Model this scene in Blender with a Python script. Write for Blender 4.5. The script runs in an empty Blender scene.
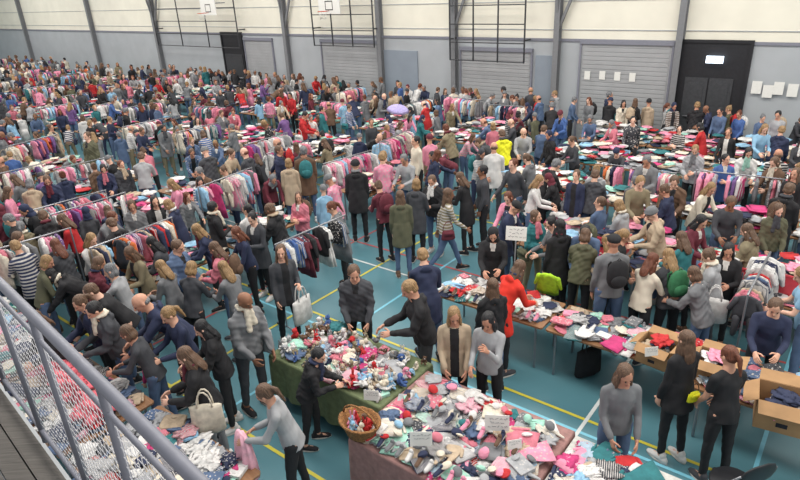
import bpy, math, random
import numpy as np
from mathutils import Vector as V, Matrix as MX, noise
R=random.Random(11)
COLL=bpy.context.scene.collection
sin,cos,rad,pi=math.sin,math.cos,math.radians,math.pi
# ------------------------------------------------------------------ camera
F=600.0; PIT=rad(23.4); ROL=rad(2.9); CH=5.1
fw=V((0,cos(PIT),-sin(PIT))); d0=V((0,-sin(PIT),-cos(PIT))); r0=V((1,0,0))
cr=r0*cos(ROL)+d0*sin(ROL); cd=d0*cos(ROL)-r0*sin(ROL)
cam=bpy.data.cameras.new('camera'); co=bpy.data.objects.new('camera',cam); COLL.objects.link(co)
m=MX.Identity(4)
for i in range(3):
    m[i][0]=cr[i]; m[i][1]=-cd[i]; m[i][2]=-fw[i]
m[2][3]=CH
co.matrix_world=m; cam.sensor_width=36; cam.lens=27; cam.clip_end=200; cam.clip_start=.05
bpy.context.scene.camera=co
def ray(x,y): return fw+cr*((x-400)/F)+cd*((y-240)/F)
def G(x,y,z=0.):
    r=ray(x,y); t=(z-CH)/r.z
    return V((r.x*t,r.y*t,z))
def proj(p):
    q=V(p)-V((0,0,CH)); dd=max(q.dot(fw),.01)
    return 400+F*q.dot(cr)/dd, 240+F*q.dot(cd)/dd
TH=rad(39); ea=V((cos(TH),-sin(TH),0)); eb=V((sin(TH),cos(TH),0)); WB=19.1
def hw(a,b,z=0): return ea*a+eb*b+V((0,0,z))
def hall(p): return V(p).dot(ea),V(p).dot(eb)
def on_wall(x,y,b=WB):
    r=ray(x,y); t=b/r.dot(eb); p=r*t
    return p.dot(ea),CH+p.z
# ------------------------------------------------------------------ colours
def lin(c): return tuple(((k/255/12.92) if k/255<.04045 else ((k/255+.055)/1.055)**2.4) for k in c)
COL={'black':(34,34,38),'charcoal':(66,68,74),'grey':(116,118,122),'silver':(162,164,168),'white':(214,213,212),'navy':(42,50,78),
'blue':(68,98,155),'denim':(84,104,136),'teal':(46,114,120),'red':(185,42,46),'scarlet':(225,52,38),'maroon':(104,42,56),'pink':(226,146,172),'rose':(202,118,134),
'magenta':(190,58,116),'brown':(102,78,62),'beige':(182,163,140),'olive':(94,94,74),'green':(52,116,78),'lime':(160,205,40),'yellow':(228,228,40),
'orange':(200,104,54),'purple':(112,82,136),'cream':(216,207,190),'azure':(140,182,212),'mint':(157,205,189),'khaki':(134,124,100)}
HC={'black':(30,24,23),'brown':(78,54,40),'blonde':(152,122,86),'auburn':(106,60,42),'grey':(142,140,137)}
def C4(n): return (*lin(COL.get(n) or HC[n]),1)
# ------------------------------------------------------------------ materials
def mk(name,src='obj',col=(200,200,200),rough=.85,vary=.22,ns=14,pat=None,bump=.25,metal=0,stretch=None,emit=0,ps=9,pax='Y'):
    m=bpy.data.materials.new(name); m.use_nodes=True; nt=m.node_tree; N=nt.nodes; L=nt.links
    b=N['Principled BSDF']; b.inputs['Roughness'].default_value=rough; b.inputs['Metallic'].default_value=metal
    tc=N.new('ShaderNodeTexCoord'); mp=N.new('ShaderNodeMapping'); L.new(tc.outputs['Object'],mp.inputs[0])
    if stretch: mp.inputs['Scale'].default_value=stretch
    if src=='obj': s=N.new('ShaderNodeObjectInfo').outputs['Color']
    elif src=='attr':
        a=N.new('ShaderNodeAttribute'); a.attribute_name='Col'; s=a.outputs['Color']
    else:
        a=N.new('ShaderNodeRGB'); a.outputs[0].default_value=(*lin(col),1); s=a.outputs[0]
    nz=N.new('ShaderNodeTexNoise'); nz.inputs['Scale'].default_value=ns; nz.inputs['Detail'].default_value=3; L.new(mp.outputs[0],nz.inputs[0])
    if pat:
        mx=N.new('ShaderNodeMix'); mx.data_type='RGBA'
        if pat=='stripe':
            w=N.new('ShaderNodeTexWave'); w.inputs['Scale'].default_value=ps; w.bands_direction=pax; L.new(mp.outputs[0],w.inputs[0]); f=w.outputs['Fac']
            th=N.new('ShaderNodeMath'); th.operation='GREATER_THAN'; th.inputs[1].default_value=.6; L.new(f,th.inputs[0])
        else:
            w=N.new('ShaderNodeTexVoronoi'); w.inputs['Scale'].default_value=22; L.new(mp.outputs[0],w.inputs[0])
            th=N.new('ShaderNodeMath'); th.operation='LESS_THAN'; th.inputs[1].default_value=.3; L.new(w.outputs['Distance'],th.inputs[0])
        L.new(th.outputs[0],mx.inputs[0]); L.new(s,mx.inputs[6]); mx.inputs[7].default_value=(.5,.48,.47,1); s=mx.outputs[2]
    mr=N.new('ShaderNodeMapRange'); mr.inputs[1].default_value=.3; mr.inputs[2].default_value=.7; mr.inputs[3].default_value=1-vary; mr.inputs[4].default_value=1+vary*.6
    L.new(nz.outputs[0],mr.inputs[0]); sc=N.new('ShaderNodeVectorMath'); sc.operation='SCALE'; L.new(s,sc.inputs[0]); L.new(mr.outputs[0],sc.inputs['Scale'])
    L.new(sc.outputs[0],b.inputs['Base Color'])
    if bump:
        bp=N.new('ShaderNodeBump'); bp.inputs['Strength'].default_value=bump; bp.inputs['Distance'].default_value=.02; L.new(nz.outputs[0],bp.inputs['Height']); L.new(bp.outputs[0],b.inputs['Normal'])
    if emit: 
        L.new(sc.outputs[0],b.inputs['Emission Color']); b.inputs['Emission Strength'].default_value=emit
    return m
CL=mk('cloth'); CLS=mk('cloth_striped',pat='stripe',ps=11); CLD=mk('cloth_dotted',pat='dot'); CLB=mk('cloth_bulk','attr',ns=9,vary=.35)
WEAR=mk('worn_cloth',vary=.16,ns=5,bump=.4,stretch=(1,1,.6)); WEARS=mk('worn_striped',vary=.1,pat='stripe',ps=6,pax='Z'); WEARC=mk('worn_speckled',vary=.1,pat='dot')
SKIN=mk('skin',rough=.6,vary=.08,bump=.05); HAIR=mk('hair',rough=.55,vary=.45,ns=30,stretch=(3,3,.4),bump=.5)
EYE=mk('eye','rgb',(52,42,38),rough=.3,bump=0); BROW=mk('brow','rgb',(120,86,66),rough=.7,bump=0); LIP=mk('lip','rgb',(172,98,92),rough=.5,bump=0)
INNER=mk('inner_shirt','rgb',(205,202,198)); INNERK=mk('inner_shirt_dark','rgb',(34,34,38)); SOLE=mk('sole','rgb',(195,193,188))
MET=mk('steel','rgb',(150,152,158),rough=.35,metal=.7,bump=0,vary=.05); GREYP=mk('grey_paint','rgb',(128,130,142),rough=.5,bump=.05,vary=.08)
COLP=mk('column_paint','rgb',(122,124,128),rough=.5,bump=.05,vary=.08)
BLKP=mk('black_paint','rgb',(32,33,38),rough=.5,bump=0); FRP=mk('frame_paint','rgb',(60,62,66),rough=.5,bump=0)
WOOD=mk('table_wood','rgb',(150,110,78),ns=5,stretch=(1,12,1),vary=.2,bump=.1,rough=.5)
WHT=mk('white_board','rgb',(228,228,224),bump=0,vary=.04,rough=.5); CARD=mk('cardboard','rgb',(168,132,94),ns=8,vary=.12,bump=.1)
WICK=mk('wicker','rgb',(150,105,62),ns=60,vary=.6,bump=.8); CREAM=mk('upper_wall','rgb',(230,227,213),ns=1.2,vary=.06,bump=.02,rough=.7)
GPAN=mk('lower_wall','rgb',(170,175,180),ns=1.5,vary=.06,bump=.02,rough=.6); SHUT=mk('shutter_paint','rgb',(162,164,167),ns=2,vary=.08,bump=0,rough=.5)
DOORM=mk('door_grey_blue','rgb',(138,148,160),ns=2,vary=.06,bump=0,rough=.5); FLR=mk('sport_floor','rgb',(84,130,142),ns=.8,vary=.1,bump=0,rough=.33)
ORG=mk('orange_paint','rgb',(205,80,30),bump=0); EXITG=mk('exit_green','rgb',(20,150,70),bump=0,emit=1.0); EXITW=mk('exit_white','rgb',(225,240,255),bump=0,emit=2.5)
INK=mk('ink','rgb',(40,40,48),bump=0); PEN=mk('pen_stroke','rgb',(96,98,108),bump=0); PLAT=mk('platform_boards','rgb',(96,92,88),ns=4,stretch=(1,14,1),vary=.25,bump=.2,rough=.7)
CRATE=mk('crate_plastic','rgb',(205,70,82),bump=0,vary=.1,rough=.45)
LYEL=mk('line_yellow','rgb',(205,195,70),bump=0,vary=.05,rough=.4); LBLU=mk('line_blue','rgb',(120,190,212),bump=0,vary=.05,rough=.4); LRED=mk('line_red','rgb',(180,80,80),bump=0,vary=.05,rough=.4); LWHT=mk('line_white','rgb',(205,212,212),bump=0,vary=.05,rough=.4)
# ------------------------------------------------------------------ mesh tools
def frm(d):
    up=V((0,0,1)) if abs(d.z)<.9 else V((0,1,0))
    a=d.cross(up).normalized(); return a,a.cross(d).normalized()
class MB:
    def __init__(s): s.v=[];s.f=[];s.m=[]
    def add(s,v,f,m=0):
        o=len(s.v); s.v+=[tuple(p) for p in v]; s.f+=[tuple(i+o for i in q) for q in f]; s.m+=[m]*len(f)
    def rings(s,rs,m=0,cap=True):
        n=len(rs[0]); v=[p for r in rs for p in r]; f=[]
        for i in range(len(rs)-1):
            for j in range(n):
                k=(j+1)%n; f.append((i*n+j,i*n+k,(i+1)*n+k,(i+1)*n+j))
        if cap:
            f.append(tuple(range(n-1,-1,-1))); f.append(tuple((len(rs)-1)*n+j for j in range(n)))
        s.add(v,f,m)
    def limb(s,p0,p1,ra,rb,n=10,m=0,caps=((-75,-40),(40,75))):
        p0=V(p0);p1=V(p1); d=(p1-p0).normalized(); a,b=frm(d); rs=[]
        for p,r,ph in [(p0,ra,x) for x in caps[0]]+[(p0,ra,0),(p1,rb,0)]+[(p1,rb,x) for x in caps[1]]:
            c=p+d*r*sin(rad(ph)); q=r*cos(rad(ph))
            rs.append([c+a*(q*cos(2*pi*j/n))+b*(q*sin(2*pi*j/n)) for j in range(n)])
        s.rings(rs,m)
    def tube(s,pts,r,n=6,m=0):
        pts=[V(p) for p in pts]; rs=[]
        for i,p in enumerate(pts):
            d=(pts[min(i+1,len(pts)-1)]-pts[max(i-1,0)]).normalized(); a,b=frm(d)
            if i and (a.dot(la)<0): a=-a; b=-b
            la=a; rs.append([p+a*(r*cos(2*pi*j/n))+b*(r*sin(2*pi*j/n)) for j in range(n)])
        s.rings(rs,m)
    def loft(s,secs,n=16,m=0,wav=0):
        s.rings([[V(c)+V(rt)*(rx*cos(2*pi*j/n))+V(f)*(ry*sin(2*pi*j/n)*(1+wav*sin(j*2.4))) for j in range(n)] for c,rx,ry,rt,f in secs],m)
    def ell(s,c,r,n=12,k=8,m=0,R3=None,fn=None):
        rs=[]
        for i in range(k+1):
            ph=-pi/2+pi*(i+.0)/k
            if i==0: ph+=.08
            if i==k: ph-=.08
            ring=[]
            for j in range(n):
                q=V((cos(ph)*cos(2*pi*j/n),cos(ph)*sin(2*pi*j/n),sin(ph)))
                w=fn(q) if fn else 1
                p=V((q.x*r[0]*w,q.y*r[1]*w,q.z*r[2]*w))
                if R3: p=R3@p
                ring.append(V(c)+p)
            rs.append(ring)
        s.rings(rs,m)
    def box(s,lo,hi,m=0):
        x,y,z=lo;X,Y,Z=hi
        s.add([(x,y,z),(X,y,z),(X,Y,z),(x,Y,z),(x,y,Z),(X,y,Z),(X,Y,Z),(x,Y,Z)],[(0,3,2,1),(4,5,6,7),(0,1,5,4),(1,2,6,5),(2,3,7,6),(3,0,4,7)],m)
    def bar(s,p0,p1,w,h,m=0):
        p0=V(p0);p1=V(p1);d=(p1-p0).normalized();a,b=frm(d)
        v=[p+a*(i*w/2)+b*(j*h/2) for p in(p0,p1) for i,j in((-1,-1),(1,-1),(1,1),(-1,1))]
        s.add(v,[(0,1,2,3),(7,6,5,4),(0,4,5,1),(1,5,6,2),(2,6,7,3),(3,7,4,0)],m)
    def mesh(s,name,mats,smooth=True):
        me=bpy.data.meshes.new(name); me.from_pydata(s.v,[],s.f)
        for q in mats: me.materials.append(q)
        if len(mats)>1: me.polygons.foreach_set('material_index',s.m)
        me.polygons.foreach_set('use_smooth',[smooth]*len(s.f)); me.update(); return me
    def remesh(s,name,mats,vox=.012,it=3):
        me=s.mesh(name,[]); ob=bpy.data.objects.new('tmp',me); COLL.objects.link(ob)
        q=ob.modifiers.new('r','REMESH'); q.mode='VOXEL'; q.voxel_size=vox; q.use_smooth_shade=True
        q=ob.modifiers.new('s','SMOOTH'); q.factor=.5; q.iterations=it
        dg=bpy.context.evaluated_depsgraph_get(); out=bpy.data.meshes.new_from_object(ob.evaluated_get(dg)); out.name=name
        bpy.data.objects.remove(ob); bpy.data.meshes.remove(me)
        out.materials.clear()
        for q in mats: out.materials.append(q)
        out.polygons.foreach_set('use_smooth',[True]*len(out.polygons)); return out
def wrinkle(me,amp,fr=16):
    n=len(me.vertices); c=np.zeros(n*3,'f'); me.vertices.foreach_get('co',c); c=c.reshape(-1,3)
    nn=np.zeros(n*3,'f'); me.vertex_normals.foreach_get('vector',nn); nn=nn.reshape(-1,3)
    w=np.sin(c[:,2]*fr*1.3+9*c[:,0]+2.5*np.sin(c[:,0]*fr*.9)+2*np.sin(c[:,1]*fr*.8))+.5*np.sin(c[:,2]*fr*2.9-c[:,0]*fr*2+3*np.sin(c[:,1]*fr))
    c+=nn*(w*amp)[:,None]; me.vertices.foreach_set('co',c.ravel()); me.update()
def obj(name,me,parent=None,loc=(0,0,0),rot=None,color=None,scale=None):
    o=bpy.data.objects.new(name,me); COLL.objects.link(o); o.location=loc
    if parent: o.parent=parent
    if rot is not None: o.rotation_euler=rot
    if color is not None: o.color=color
    if scale is not None: o.scale=(scale,)*3 if isinstance(scale,(int,float)) else scale
    return o
REG={}
def tag(o,label,cat,group=None,kind=None):
    w=label.split()
    if len(w)>16 and 'well' in w: w.remove('well')
    label=' '.join(w[:16]); o['label']=label; o['category']=cat
    if group: o['group']=group
    if kind: o['kind']=kind
    REG.setdefault(label,[]).append(o); return o
def struct(name,mb,mats,smooth=False,parent=None):
    o=obj(name,mb.mesh(name,mats,smooth),parent)
    if not parent: o.rotation_euler=(0,0,-TH); o['kind']='structure'
    return o
LM=[('black double door',717,110),('yellow jacket',505,140),('lilac umbrella',398,110),('plush toy table',365,350),('wicker basket',360,420),('metal railing',60,370),
('cardboard boxes',778,400),('ribbed shutters',495,85),('wall notices',610,85),('basketball boards',265,60),('black backpack',620,280),('green backpack',675,290),
('mustard handbag',685,408),('lime jacket',543,285),('brown backpack',230,280),('striding shopper',449,215),('rack of dark coats',310,250),('left photo edge',5,150),
('right photo edge',795,200),('pink rack',228,190),('dark wall door',231,62),('scarlet coat',525,265),('bald shopper',138,310)]
def place(p):
    x,y=proj(p); best=min(LM,key=lambda l:(x-l[1])**2+(1.6*(y-l[2]))**2)
    dx=x-best[1];dy=y-best[2]; dd=math.hypot(dx,dy); pre='well ' if dd>60 else ''
    if dd<12: return 'beside the '+best[0]
    if abs(dx)>1.2*abs(dy): return pre+('left of the ' if dx<0 else 'right of the ')+best[0]
    return pre+('behind the ' if dy<0 else 'in front of the ')+best[0]
# ------------------------------------------------------------------ bulk (uncountable far matter)
ROT=np.array(MX.Rotation(TH,3,'Z'))
class Bulk:
    def __init__(s): s.v=[];s.l=[];s.t=[];s.c=[];s.n=0
    def add(s,pr,M4,color):
        v,l,t=pr; s.v.append(v@M4[:3,:3].T+M4[:3,3]); s.l.append(l+s.n); s.t.append(t)
        s.c.append(np.tile(np.array(color,'f'),(len(v),1))); s.n+=len(v)
    def done(s,name,mat,label,cat):
        v=(np.concatenate(s.v)@ROT.T).astype('f');l=np.concatenate(s.l).astype('i');t=np.concatenate(s.t).astype('i');c=np.concatenate(s.c).astype('f')
        me=bpy.data.meshes.new(name); me.vertices.add(len(v)); me.vertices.foreach_set('co',v.ravel())
        me.loops.add(len(l)); me.loops.foreach_set('vertex_index',l); me.polygons.add(len(t))
        st=np.concatenate(([0],np.cumsum(t)[:-1])).astype('i'); me.polygons.foreach_set('loop_start',st)
        me.update(calc_edges=True); me.materials.append(mat)
        a=me.color_attributes.new('Col','FLOAT_COLOR','POINT'); a.data.foreach_set('color',c.ravel())
        me.polygons.foreach_set('use_smooth',[True]*len(t)); me.validate()
        return tag(obj(name,me,None,(0,0,0),(0,0,-TH)),label,cat,kind='stuff')
def arr(mb): return (np.array(mb.v,'f'),np.array([i for q in mb.f for i in q],'i'),np.array([len(q) for q in mb.f],'i'))
def m4(loc,rz=0,sc=1,extra=None):
    M4=MX.Translation(loc)@MX.Rotation(rz,4,'Z')@MX.Scale(sc,4)
    if extra is not None: M4=M4@extra
    return np.array(M4)
# ------------------------------------------------------------------ people
X1=V((1,0,0))
def D(p,s,x): return V((s*sin(x),sin(p)*cos(x),-cos(p)*cos(x)))
POSE={'st':(0,6,0,((5,7,12,2),(4,6,18,4)),((3,5,2),(-3,3,2))),
'br':(10,28,0,((20,6,64,18),(28,6,48,14)),((3,5,3),(-2,3,3))),
'so':(16,24,-14,((30,5,50,22),(12,8,78,28)),((8,10,3),(-5,4,3))),
'ln':(30,18,6,((40,5,14,10),(22,6,46,16)),((10,8,4),(3,5,4))),
'wk':(4,6,0,((-22,6,15,0),(25,6,30,0)),((24,6,1),(-20,20,1))),
'bd':(54,6,0,((32,4,12,6),(20,6,34,8)),((14,12,5),(9,10,5))),
'ho':(3,26,5,((16,7,86,28),(12,8,72,24)),((2,3,3),(-2,3,3))),
're':(12,18,16,((50,6,20,10),(5,8,14,2)),((8,10,3),(-6,3,3))),
'ba':(2,6,-22,((10,9,88,16),(3,7,14,2)),((3,4,3),(-3,4,3))),
'fo':(0,4,28,((14,10,92,48),(12,10,88,46)),((2,3,3),(-4,6,3))),
'lo':(5,22,8,((14,5,26,10),(8,5,34,14)),((2,3,2),(-2,4,3))),
'ph':(3,28,0,((38,4,105,18),(12,8,68,16)),((2,4,3),(-2,4,3)))}
PW={'st':'standing','br':'browsing','ln':'leaning','wk':'walking','bd':'bending','ho':'holding','re':'reaching','ba':'waiting','ph':'pausing','so':'sorting','fo':'watching','lo':'looking'}
def skel(P):
    lean,hp,hy,arms,legs=P; lean=rad(lean);hp=rad(hp);J={}
    K=[];A=[];HJ=[]
    for s,(th,k,sp) in zip((-1,1),legs):
        h=V((s*.090,0,0)); kn=h+D(rad(th),s,rad(sp))*.43; an=kn+D(rad(th-k),s,rad(sp)*.3)*.42
        HJ.append(h);K.append(kn);A.append(an)
    hz=max(-a.z for a in A)+.085; sh=V((0,-(A[0].y+A[1].y)/2,hz))
    J['hj']=[h+sh for h in HJ];J['kn']=[k+sh for k in K];J['an']=[a+sh for a in A];J['hip']=sh.copy()
    t=V((0,sin(lean),cos(lean)));n=V((0,cos(lean),-sin(lean)));J['t']=t;J['n']=n
    nb=sh+t*.505;J['nb']=nb;J['sh']=[];J['el']=[];J['wr']=[];J['hd']=[]
    for s,(a,b,g,dl) in zip((-1,1),arms):
        p=nb-t*.098+X1*(s*.152); e=p+D(rad(a),s,rad(b))*.272; w=e+D(rad(a+g),s,-rad(dl))*.24
        J['sh'].append(p);J['el'].append(e);J['wr'].append(w);J['hd'].append(D(rad(a+g-8),s,-rad(dl)))
    q=lean*.8+hp*.5; hc=nb+V((0,sin(q),cos(q)))*.125; q=lean*.45+hp
    hf=V((0,cos(q),-sin(q)));hu=V((0,sin(q),cos(q))); M3=MX((X1,hf,hu)).transposed()@MX.Rotation(rad(hy),3,'Z')
    J['hc']=hc+hf*.018;J['hm']=M3*.94;J['hr']=M3;J['top']=(J['hc']+M3@V((0,0,.115))).z
    return J
TS=[(-.10,.10,.08),(-.04,.158,.116),(.06,.150,.110),(.16,.124,.094),(.27,.134,.104),(.36,.150,.102),(.42,.128,.084),(.47,.078,.062),(.53,.055,.055)]
def torso(mb,J,o,lo=-1,hi=1,n=16):
    secs=[(J['hip']+J['t']*s+J['n']*(.01 if s>.2 else 0),rx+o,ry+o,X1,J['n']) for s,rx,ry in TS if lo<=s<=hi]; mb.loft(secs,n)
def headparts(mb,J,n=12):
    h=J['hc'];M3=J['hm'];E=lambda c,r,k=8:mb.ell(h+M3@V(c),r,n,k,0,M3)
    E((0,-.012,.03),(.077,.094,.088)); E((0,.016,-.035),(.058,.068,.078)); mb.ell(h+M3@V((0,.058,-.096)),(.026,.024,.02),8,6)
    mb.limb(h+M3@V((0,.082,.012)),h+M3@V((0,.104,-.022)),.010,.016,8)
    for s in(-1,1): E((s*.077,-.008,-.008),(.012,.020,.032),6)
    E((0,.078,-.058),(.024,.012,.011),6); E((0,.074,.028),(.055,.012,.010),6); E((0,.070,-.02),(.050,.012,.022),6)
def hands(mb,J,n=6,palm_only=False):
    for s,w,h in zip((-1,1),J['wr'],J['hd']):
        pn=V((-s,0,-.9*max(h.y,0))); pn=(pn-h*pn.dot(h)).normalized(); ac=h.cross(pn).normalized()
        if ac.y<0 and h.z<-.7: ac=-ac
        if h.z>=-.7 and ac.x*s>0: ac=-ac
        if palm_only:
            mb.loft([(w-h*.02,.022,.020,ac,pn),(w+h*.02,.034,.017,ac,pn),(w+h*.07,.042,.016,ac,pn),(w+h*.095,.040,.013,ac,pn)],12); continue
        for k,(o,l) in enumerate(((.030,.066),(.010,.078),(-.010,.073),(-.029,.056))):
            p=w+h*.08+ac*o; c=h; 
            for q,ang in enumerate((12,28,34)):
                c=(c*cos(rad(ang))+pn*sin(rad(ang))).normalized(); e=p+c*(l*(.45,.32,.26)[q]); mb.limb(p,e,.0092-.001*q,.0082-.001*q,n,0,caps=((-50,),(50,))); p=e
        p=w+h*.03+ac*.032; c=(h*.6+ac*.75+pn*.25).normalized(); e=p+c*.04; mb.limb(p,e,.0125,.0105,n,0,caps=((-50,),(50,)))
        c=(h*.85+ac*.25+pn*.45).normalized(); mb.limb(e,e+c*.03,.0105,.009,n,0,caps=((-50,),(50,)))
def mk_body(J):
    mb=MB(); torso(mb,J,0); headparts(mb,J); mb.limb(J['nb']-J['t']*.03,J['hc']-J['hm']@V((0,.02,.06)),.053,.047,12)
    for i in(0,1):
        mb.limb(J['sh'][i],J['el'][i],.042,.034); mb.limb(J['el'][i],J['wr'][i],.035,.024)
        mb.limb(J['hj'][i],J['kn'][i],.082,.051); mb.limb(J['kn'][i],J['an'][i],.052,.036)
        mb.limb(J['an'][i]-V((0,.01,.03)),J['an'][i]+V((0,.13,-.055)),.038,.026)
    hands(mb,J,palm_only=True)
    me=mb.remesh('person',[],.0105,2); out=MB(); out.add([v.co for v in me.vertices],[tuple(p.vertices) for p in me.polygons])
    hands(out,J); h=J['hc'];M3=J['hm']
    for s in(-1,1):
        out.ell(h+M3@V((s*.030,.079,.005)),(.010,.010,.005),8,5,1,M3); out.limb(h+M3@V((s*.018,.088,.027)),h+M3@V((s*.042,.079,.028)),.0028,.0022,5,3)
    out.ell(h+M3@V((0,.087,-.058)),(.021,.009,.006),8,5,2,M3)
    return out.mesh('person',[SKIN,EYE,LIP,BROW])
OFF={'sweater':.011,'tee':.009,'coat':.018,'puffer':.024,'cardigan':.014}
def top_mb(J,kind,n=16,ln=10):
    o=OFF[kind]; oa=o*.7; mb=MB(); torso(mb,J,o,-.05,.5,n)
    if kind in('coat','cardigan'):
        km=(J['kn'][0]+J['kn'][1])/2; L=.30 if kind=='coat' else .20; h=J['hip']; c=h.lerp(km,L/.43)
        n2=V((0,1,0)); mb.loft([(h+J['t']*.14,.134+o,.100+o,X1,J['n']),(h,.164+o,.120+o,X1,n2),(c,.182+o*.6,.140+o*.6+abs(J['kn'][0].y-J['kn'][1].y)*.4,X1,n2)],n)
    else:
        mb.loft([(J['hip']+J['t']*.1,.141+o,.106+o,X1,J['n']),(J['hip']-J['t']*.09,.161+o,.120+o,X1,J['n'])],n)
    for i in(0,1):
        s=J['sh'][i];e=J['el'][i];w=J['wr'][i]
        if kind=='tee': mb.limb(s,s.lerp(e,.55),.048+oa,.047+oa,ln)
        else: mb.limb(s,e,.044+oa,.038+oa,ln); mb.limb(e,e.lerp(w,.93),.037+oa,.027+oa*.9,ln)
        mb.limb(J['nb']-J['t']*.03,s,.045+oa,.040+oa,ln)
    if kind!='tee': mb.ell(J['nb']-J['t']*.01,(.070,.070,.036),12,6,0)
    if kind in('coat','puffer'): mb.ell(J['nb']-J['t']*.05-J['n']*.080,(.085,.038,.056),12,6,0)
    return mb
def mk_top(J,kind):
    me=top_mb(J,kind).remesh('top_'+kind,[WEAR,INNER if R.random()<.5 else INNERK],.0125,3)
    wrinkle(me,.0036 if kind!='puffer' else .0055,13 if kind!='puffer' else 26)
    hip=J['hip'];t=J['t'];nn=J['n']
    if kind=='cardigan':
        for p in me.polygons:
            c=p.center-hip
            if abs(c.x)<.055 and p.normal.dot(nn)>.3 and c.dot(t)<.47: p.material_index=1
    elif kind in('coat','puffer'):
        for p in me.polygons:
            c=p.center-hip
            if abs(c.x)<.03+.12*(c.dot(t)-.36) and p.normal.dot(nn)>.2 and .36<c.dot(t)<.5: p.material_index=1
    return me
def leg_mb(J,n=12):
    mb=MB(); mb.loft([(J['hip']+J['t']*.10,.136,.104,X1,J['n']),(J['hip'],.164,.122,X1,J['n']),(J['hip']-V((0,0,.09)),.156,.110,X1,J['n'])],16)
    for i in(0,1):
        mb.limb(J['hj'][i]-V((0,0,.02)),J['kn'][i],.089,.059,n); mb.limb(J['kn'][i],J['an'][i]+(J['kn'][i]-J['an'][i])*.1,.058,.043,n)
    return mb
def mk_leg(J):
    me=leg_mb(J).remesh('trousers',[WEAR],.0125,3); wrinkle(me,.0028,18); return me
def hair_mb(k,n=14):
    mb=MB(); E=lambda c,r:mb.ell(c,r,n,9)
    if k=='bald': E((0,-.05,-.02),(.080,.055,.045)); return mb
    if k=='beanie':
        E((0,-.018,.060),(.090,.104,.084)); mb.loft([((0,-.014,.03),.090,.105,(1,0,0),(0,1,.25)),((0,-.014,.062),.093,.107,(1,0,0),(0,1,.25))],20); return mb
    if k=='cap':
        E((0,-.015,.056),(.085,.101,.074)); mb.loft([((0,.10,.050),.066,.080,(1,0,0),(0,1,-.1)),((0,.10,.058),.066,.080,(1,0,0),(0,1,-.1))],16); return mb
    if k=='scarf':
        E((0,-.028,.035),(.090,.099,.098)); E((0,-.04,-.07),(.085,.080,.10)); mb.loft([((0,0,-.06),.075,.07,(1,0,0),(0,1,0)),((0,-.01,-.17),.12,.10,(1,0,0),(0,1,0))],18); E((0,.0,-.115),(.076,.080,.035)); return mb
    E((0,-.026,.042),(.083,.096,.084)); E((0,-.050,-.005),(.077,.058,.070))
    for s in(-1,1): E((s*.064,-.006,.022),(.018,.044,.040))
    if k=='long':
        E((0,-.068,-.09),(.084,.043,.12)); E((0,-.080,-.18),(.078,.034,.10))
        for s in(-1,1): E((s*.069,.0,-.065),(.024,.038,.095)); E((s*.074,-.01,-.13),(.028,.042,.09)); mb.limb((s*.072,.024,-.06),(s*.080,.045,-.20),.020,.020,8)
    if k=='bob':
        E((0,-.053,-.05),(.084,.054,.070))
        for s in(-1,1): E((s*.069,.0,-.045),(.023,.040,.062))
    if k=='ponytail': mb.limb((0,-.100,.055),(0,-.145,-.02),.024,.032,10); mb.limb((0,-.145,-.02),(0,-.13,-.20),.032,.014,10)
    if k=='bun': E((0,-.090,.082),(.040,.040,.038))
    return mb
HW={'short':'short {} hair','long':'long {} hair','bob':'bobbed {} hair','ponytail':'{} ponytail','bun':'{} hair bun','bald':'bald crown','beanie':'{} beanie','cap':'{} cap','scarf':'{} headscarf'}
HM={}
for k in HW:
    mat=WEAR if k in('beanie','cap','scarf') else HAIR
    me=hair_mb(k).remesh('hair_'+k,[mat],.010,2); 
    if k!='cap': wrinkle(me,.0016,40)
    HM[k]=me
mb=MB(); mb.ell((0,0,.0),(.092,.092,.036),18,8,fn=lambda q:1+.08*sin(6*math.atan2(q.y,q.x))); mb.limb((.03,.085,-.01),(.05,.135,-.24),.030,.036,8); mb.limb((-.02,.085,-.01),(-.03,.135,-.18),.028,.034,8)
SCARF=mb.remesh('scarf',[WEAR],.011,2); wrinkle(SCARF,.003,34)
smb=MB()
smb.loft([((0,-.09,.035),.024,.030,(1,0,0),(0,0,1)),((0,-.06,.045),.040,.045,(1,0,0),(0,0,1)),((0,0,.05),.042,.050,(1,0,0),(0,0,1)),((0,.07,.035),.045,.036,(1,0,0),(0,0,1)),((0,.14,.028),.042,.027,(1,0,0),(0,0,1)),((0,.18,.022),.022,.018,(1,0,0),(0,0,1))],12)
smb.limb((0,-.03,.06),(0,-.03,.10),.040,.040,10)
smb.loft([((0,.045,0),.047,.145,(1,0,0),(0,1,0)),((0,.045,.018),.047,.145,(1,0,0),(0,1,0))],14,1)
SHOE=smb.mesh('shoe',[WEAR,SOLE])
JS={k:skel(p) for k,p in POSE.items()}
BODY={k:mk_body(J) for k,J in JS.items()}; LEG={k:mk_leg(J) for k,J in JS.items()}; TOP={}
def top(k,kind):
    if (k,kind) not in TOP: TOP[k,kind]=mk_top(JS[k],kind)
    return TOP[k,kind]
for k in JS:
    for q in('sweater','coat','puffer','tee','cardigan'):
        if q!='tee' or k in('st','br','re','fo','lo'): top(k,q)
RAW={}
for k,J in JS.items():
    b=MB(); headparts(b,J,7); hands(b,J,palm_only=True); b.limb(J['nb'],J['hc'],.05,.05,6)
    for q in('short','long'):
        h=hair_mb(q,7); v=[J['hc']+J['hm']@V(p) for p in h.v]; z=MB(); z.add(v,h.f); RAW[k,q]=arr(z)
    RAW[k,'b']=arr(b); RAW[k,'t']=arr(top_mb(J,'sweater' if k!='st' else 'coat',9,6)); RAW[k,'l']=arr(leg_mb(J,6))
SK=[(216,168,144),(205,154,130),(192,140,116),(225,180,158),(140,98,75)]
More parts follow.
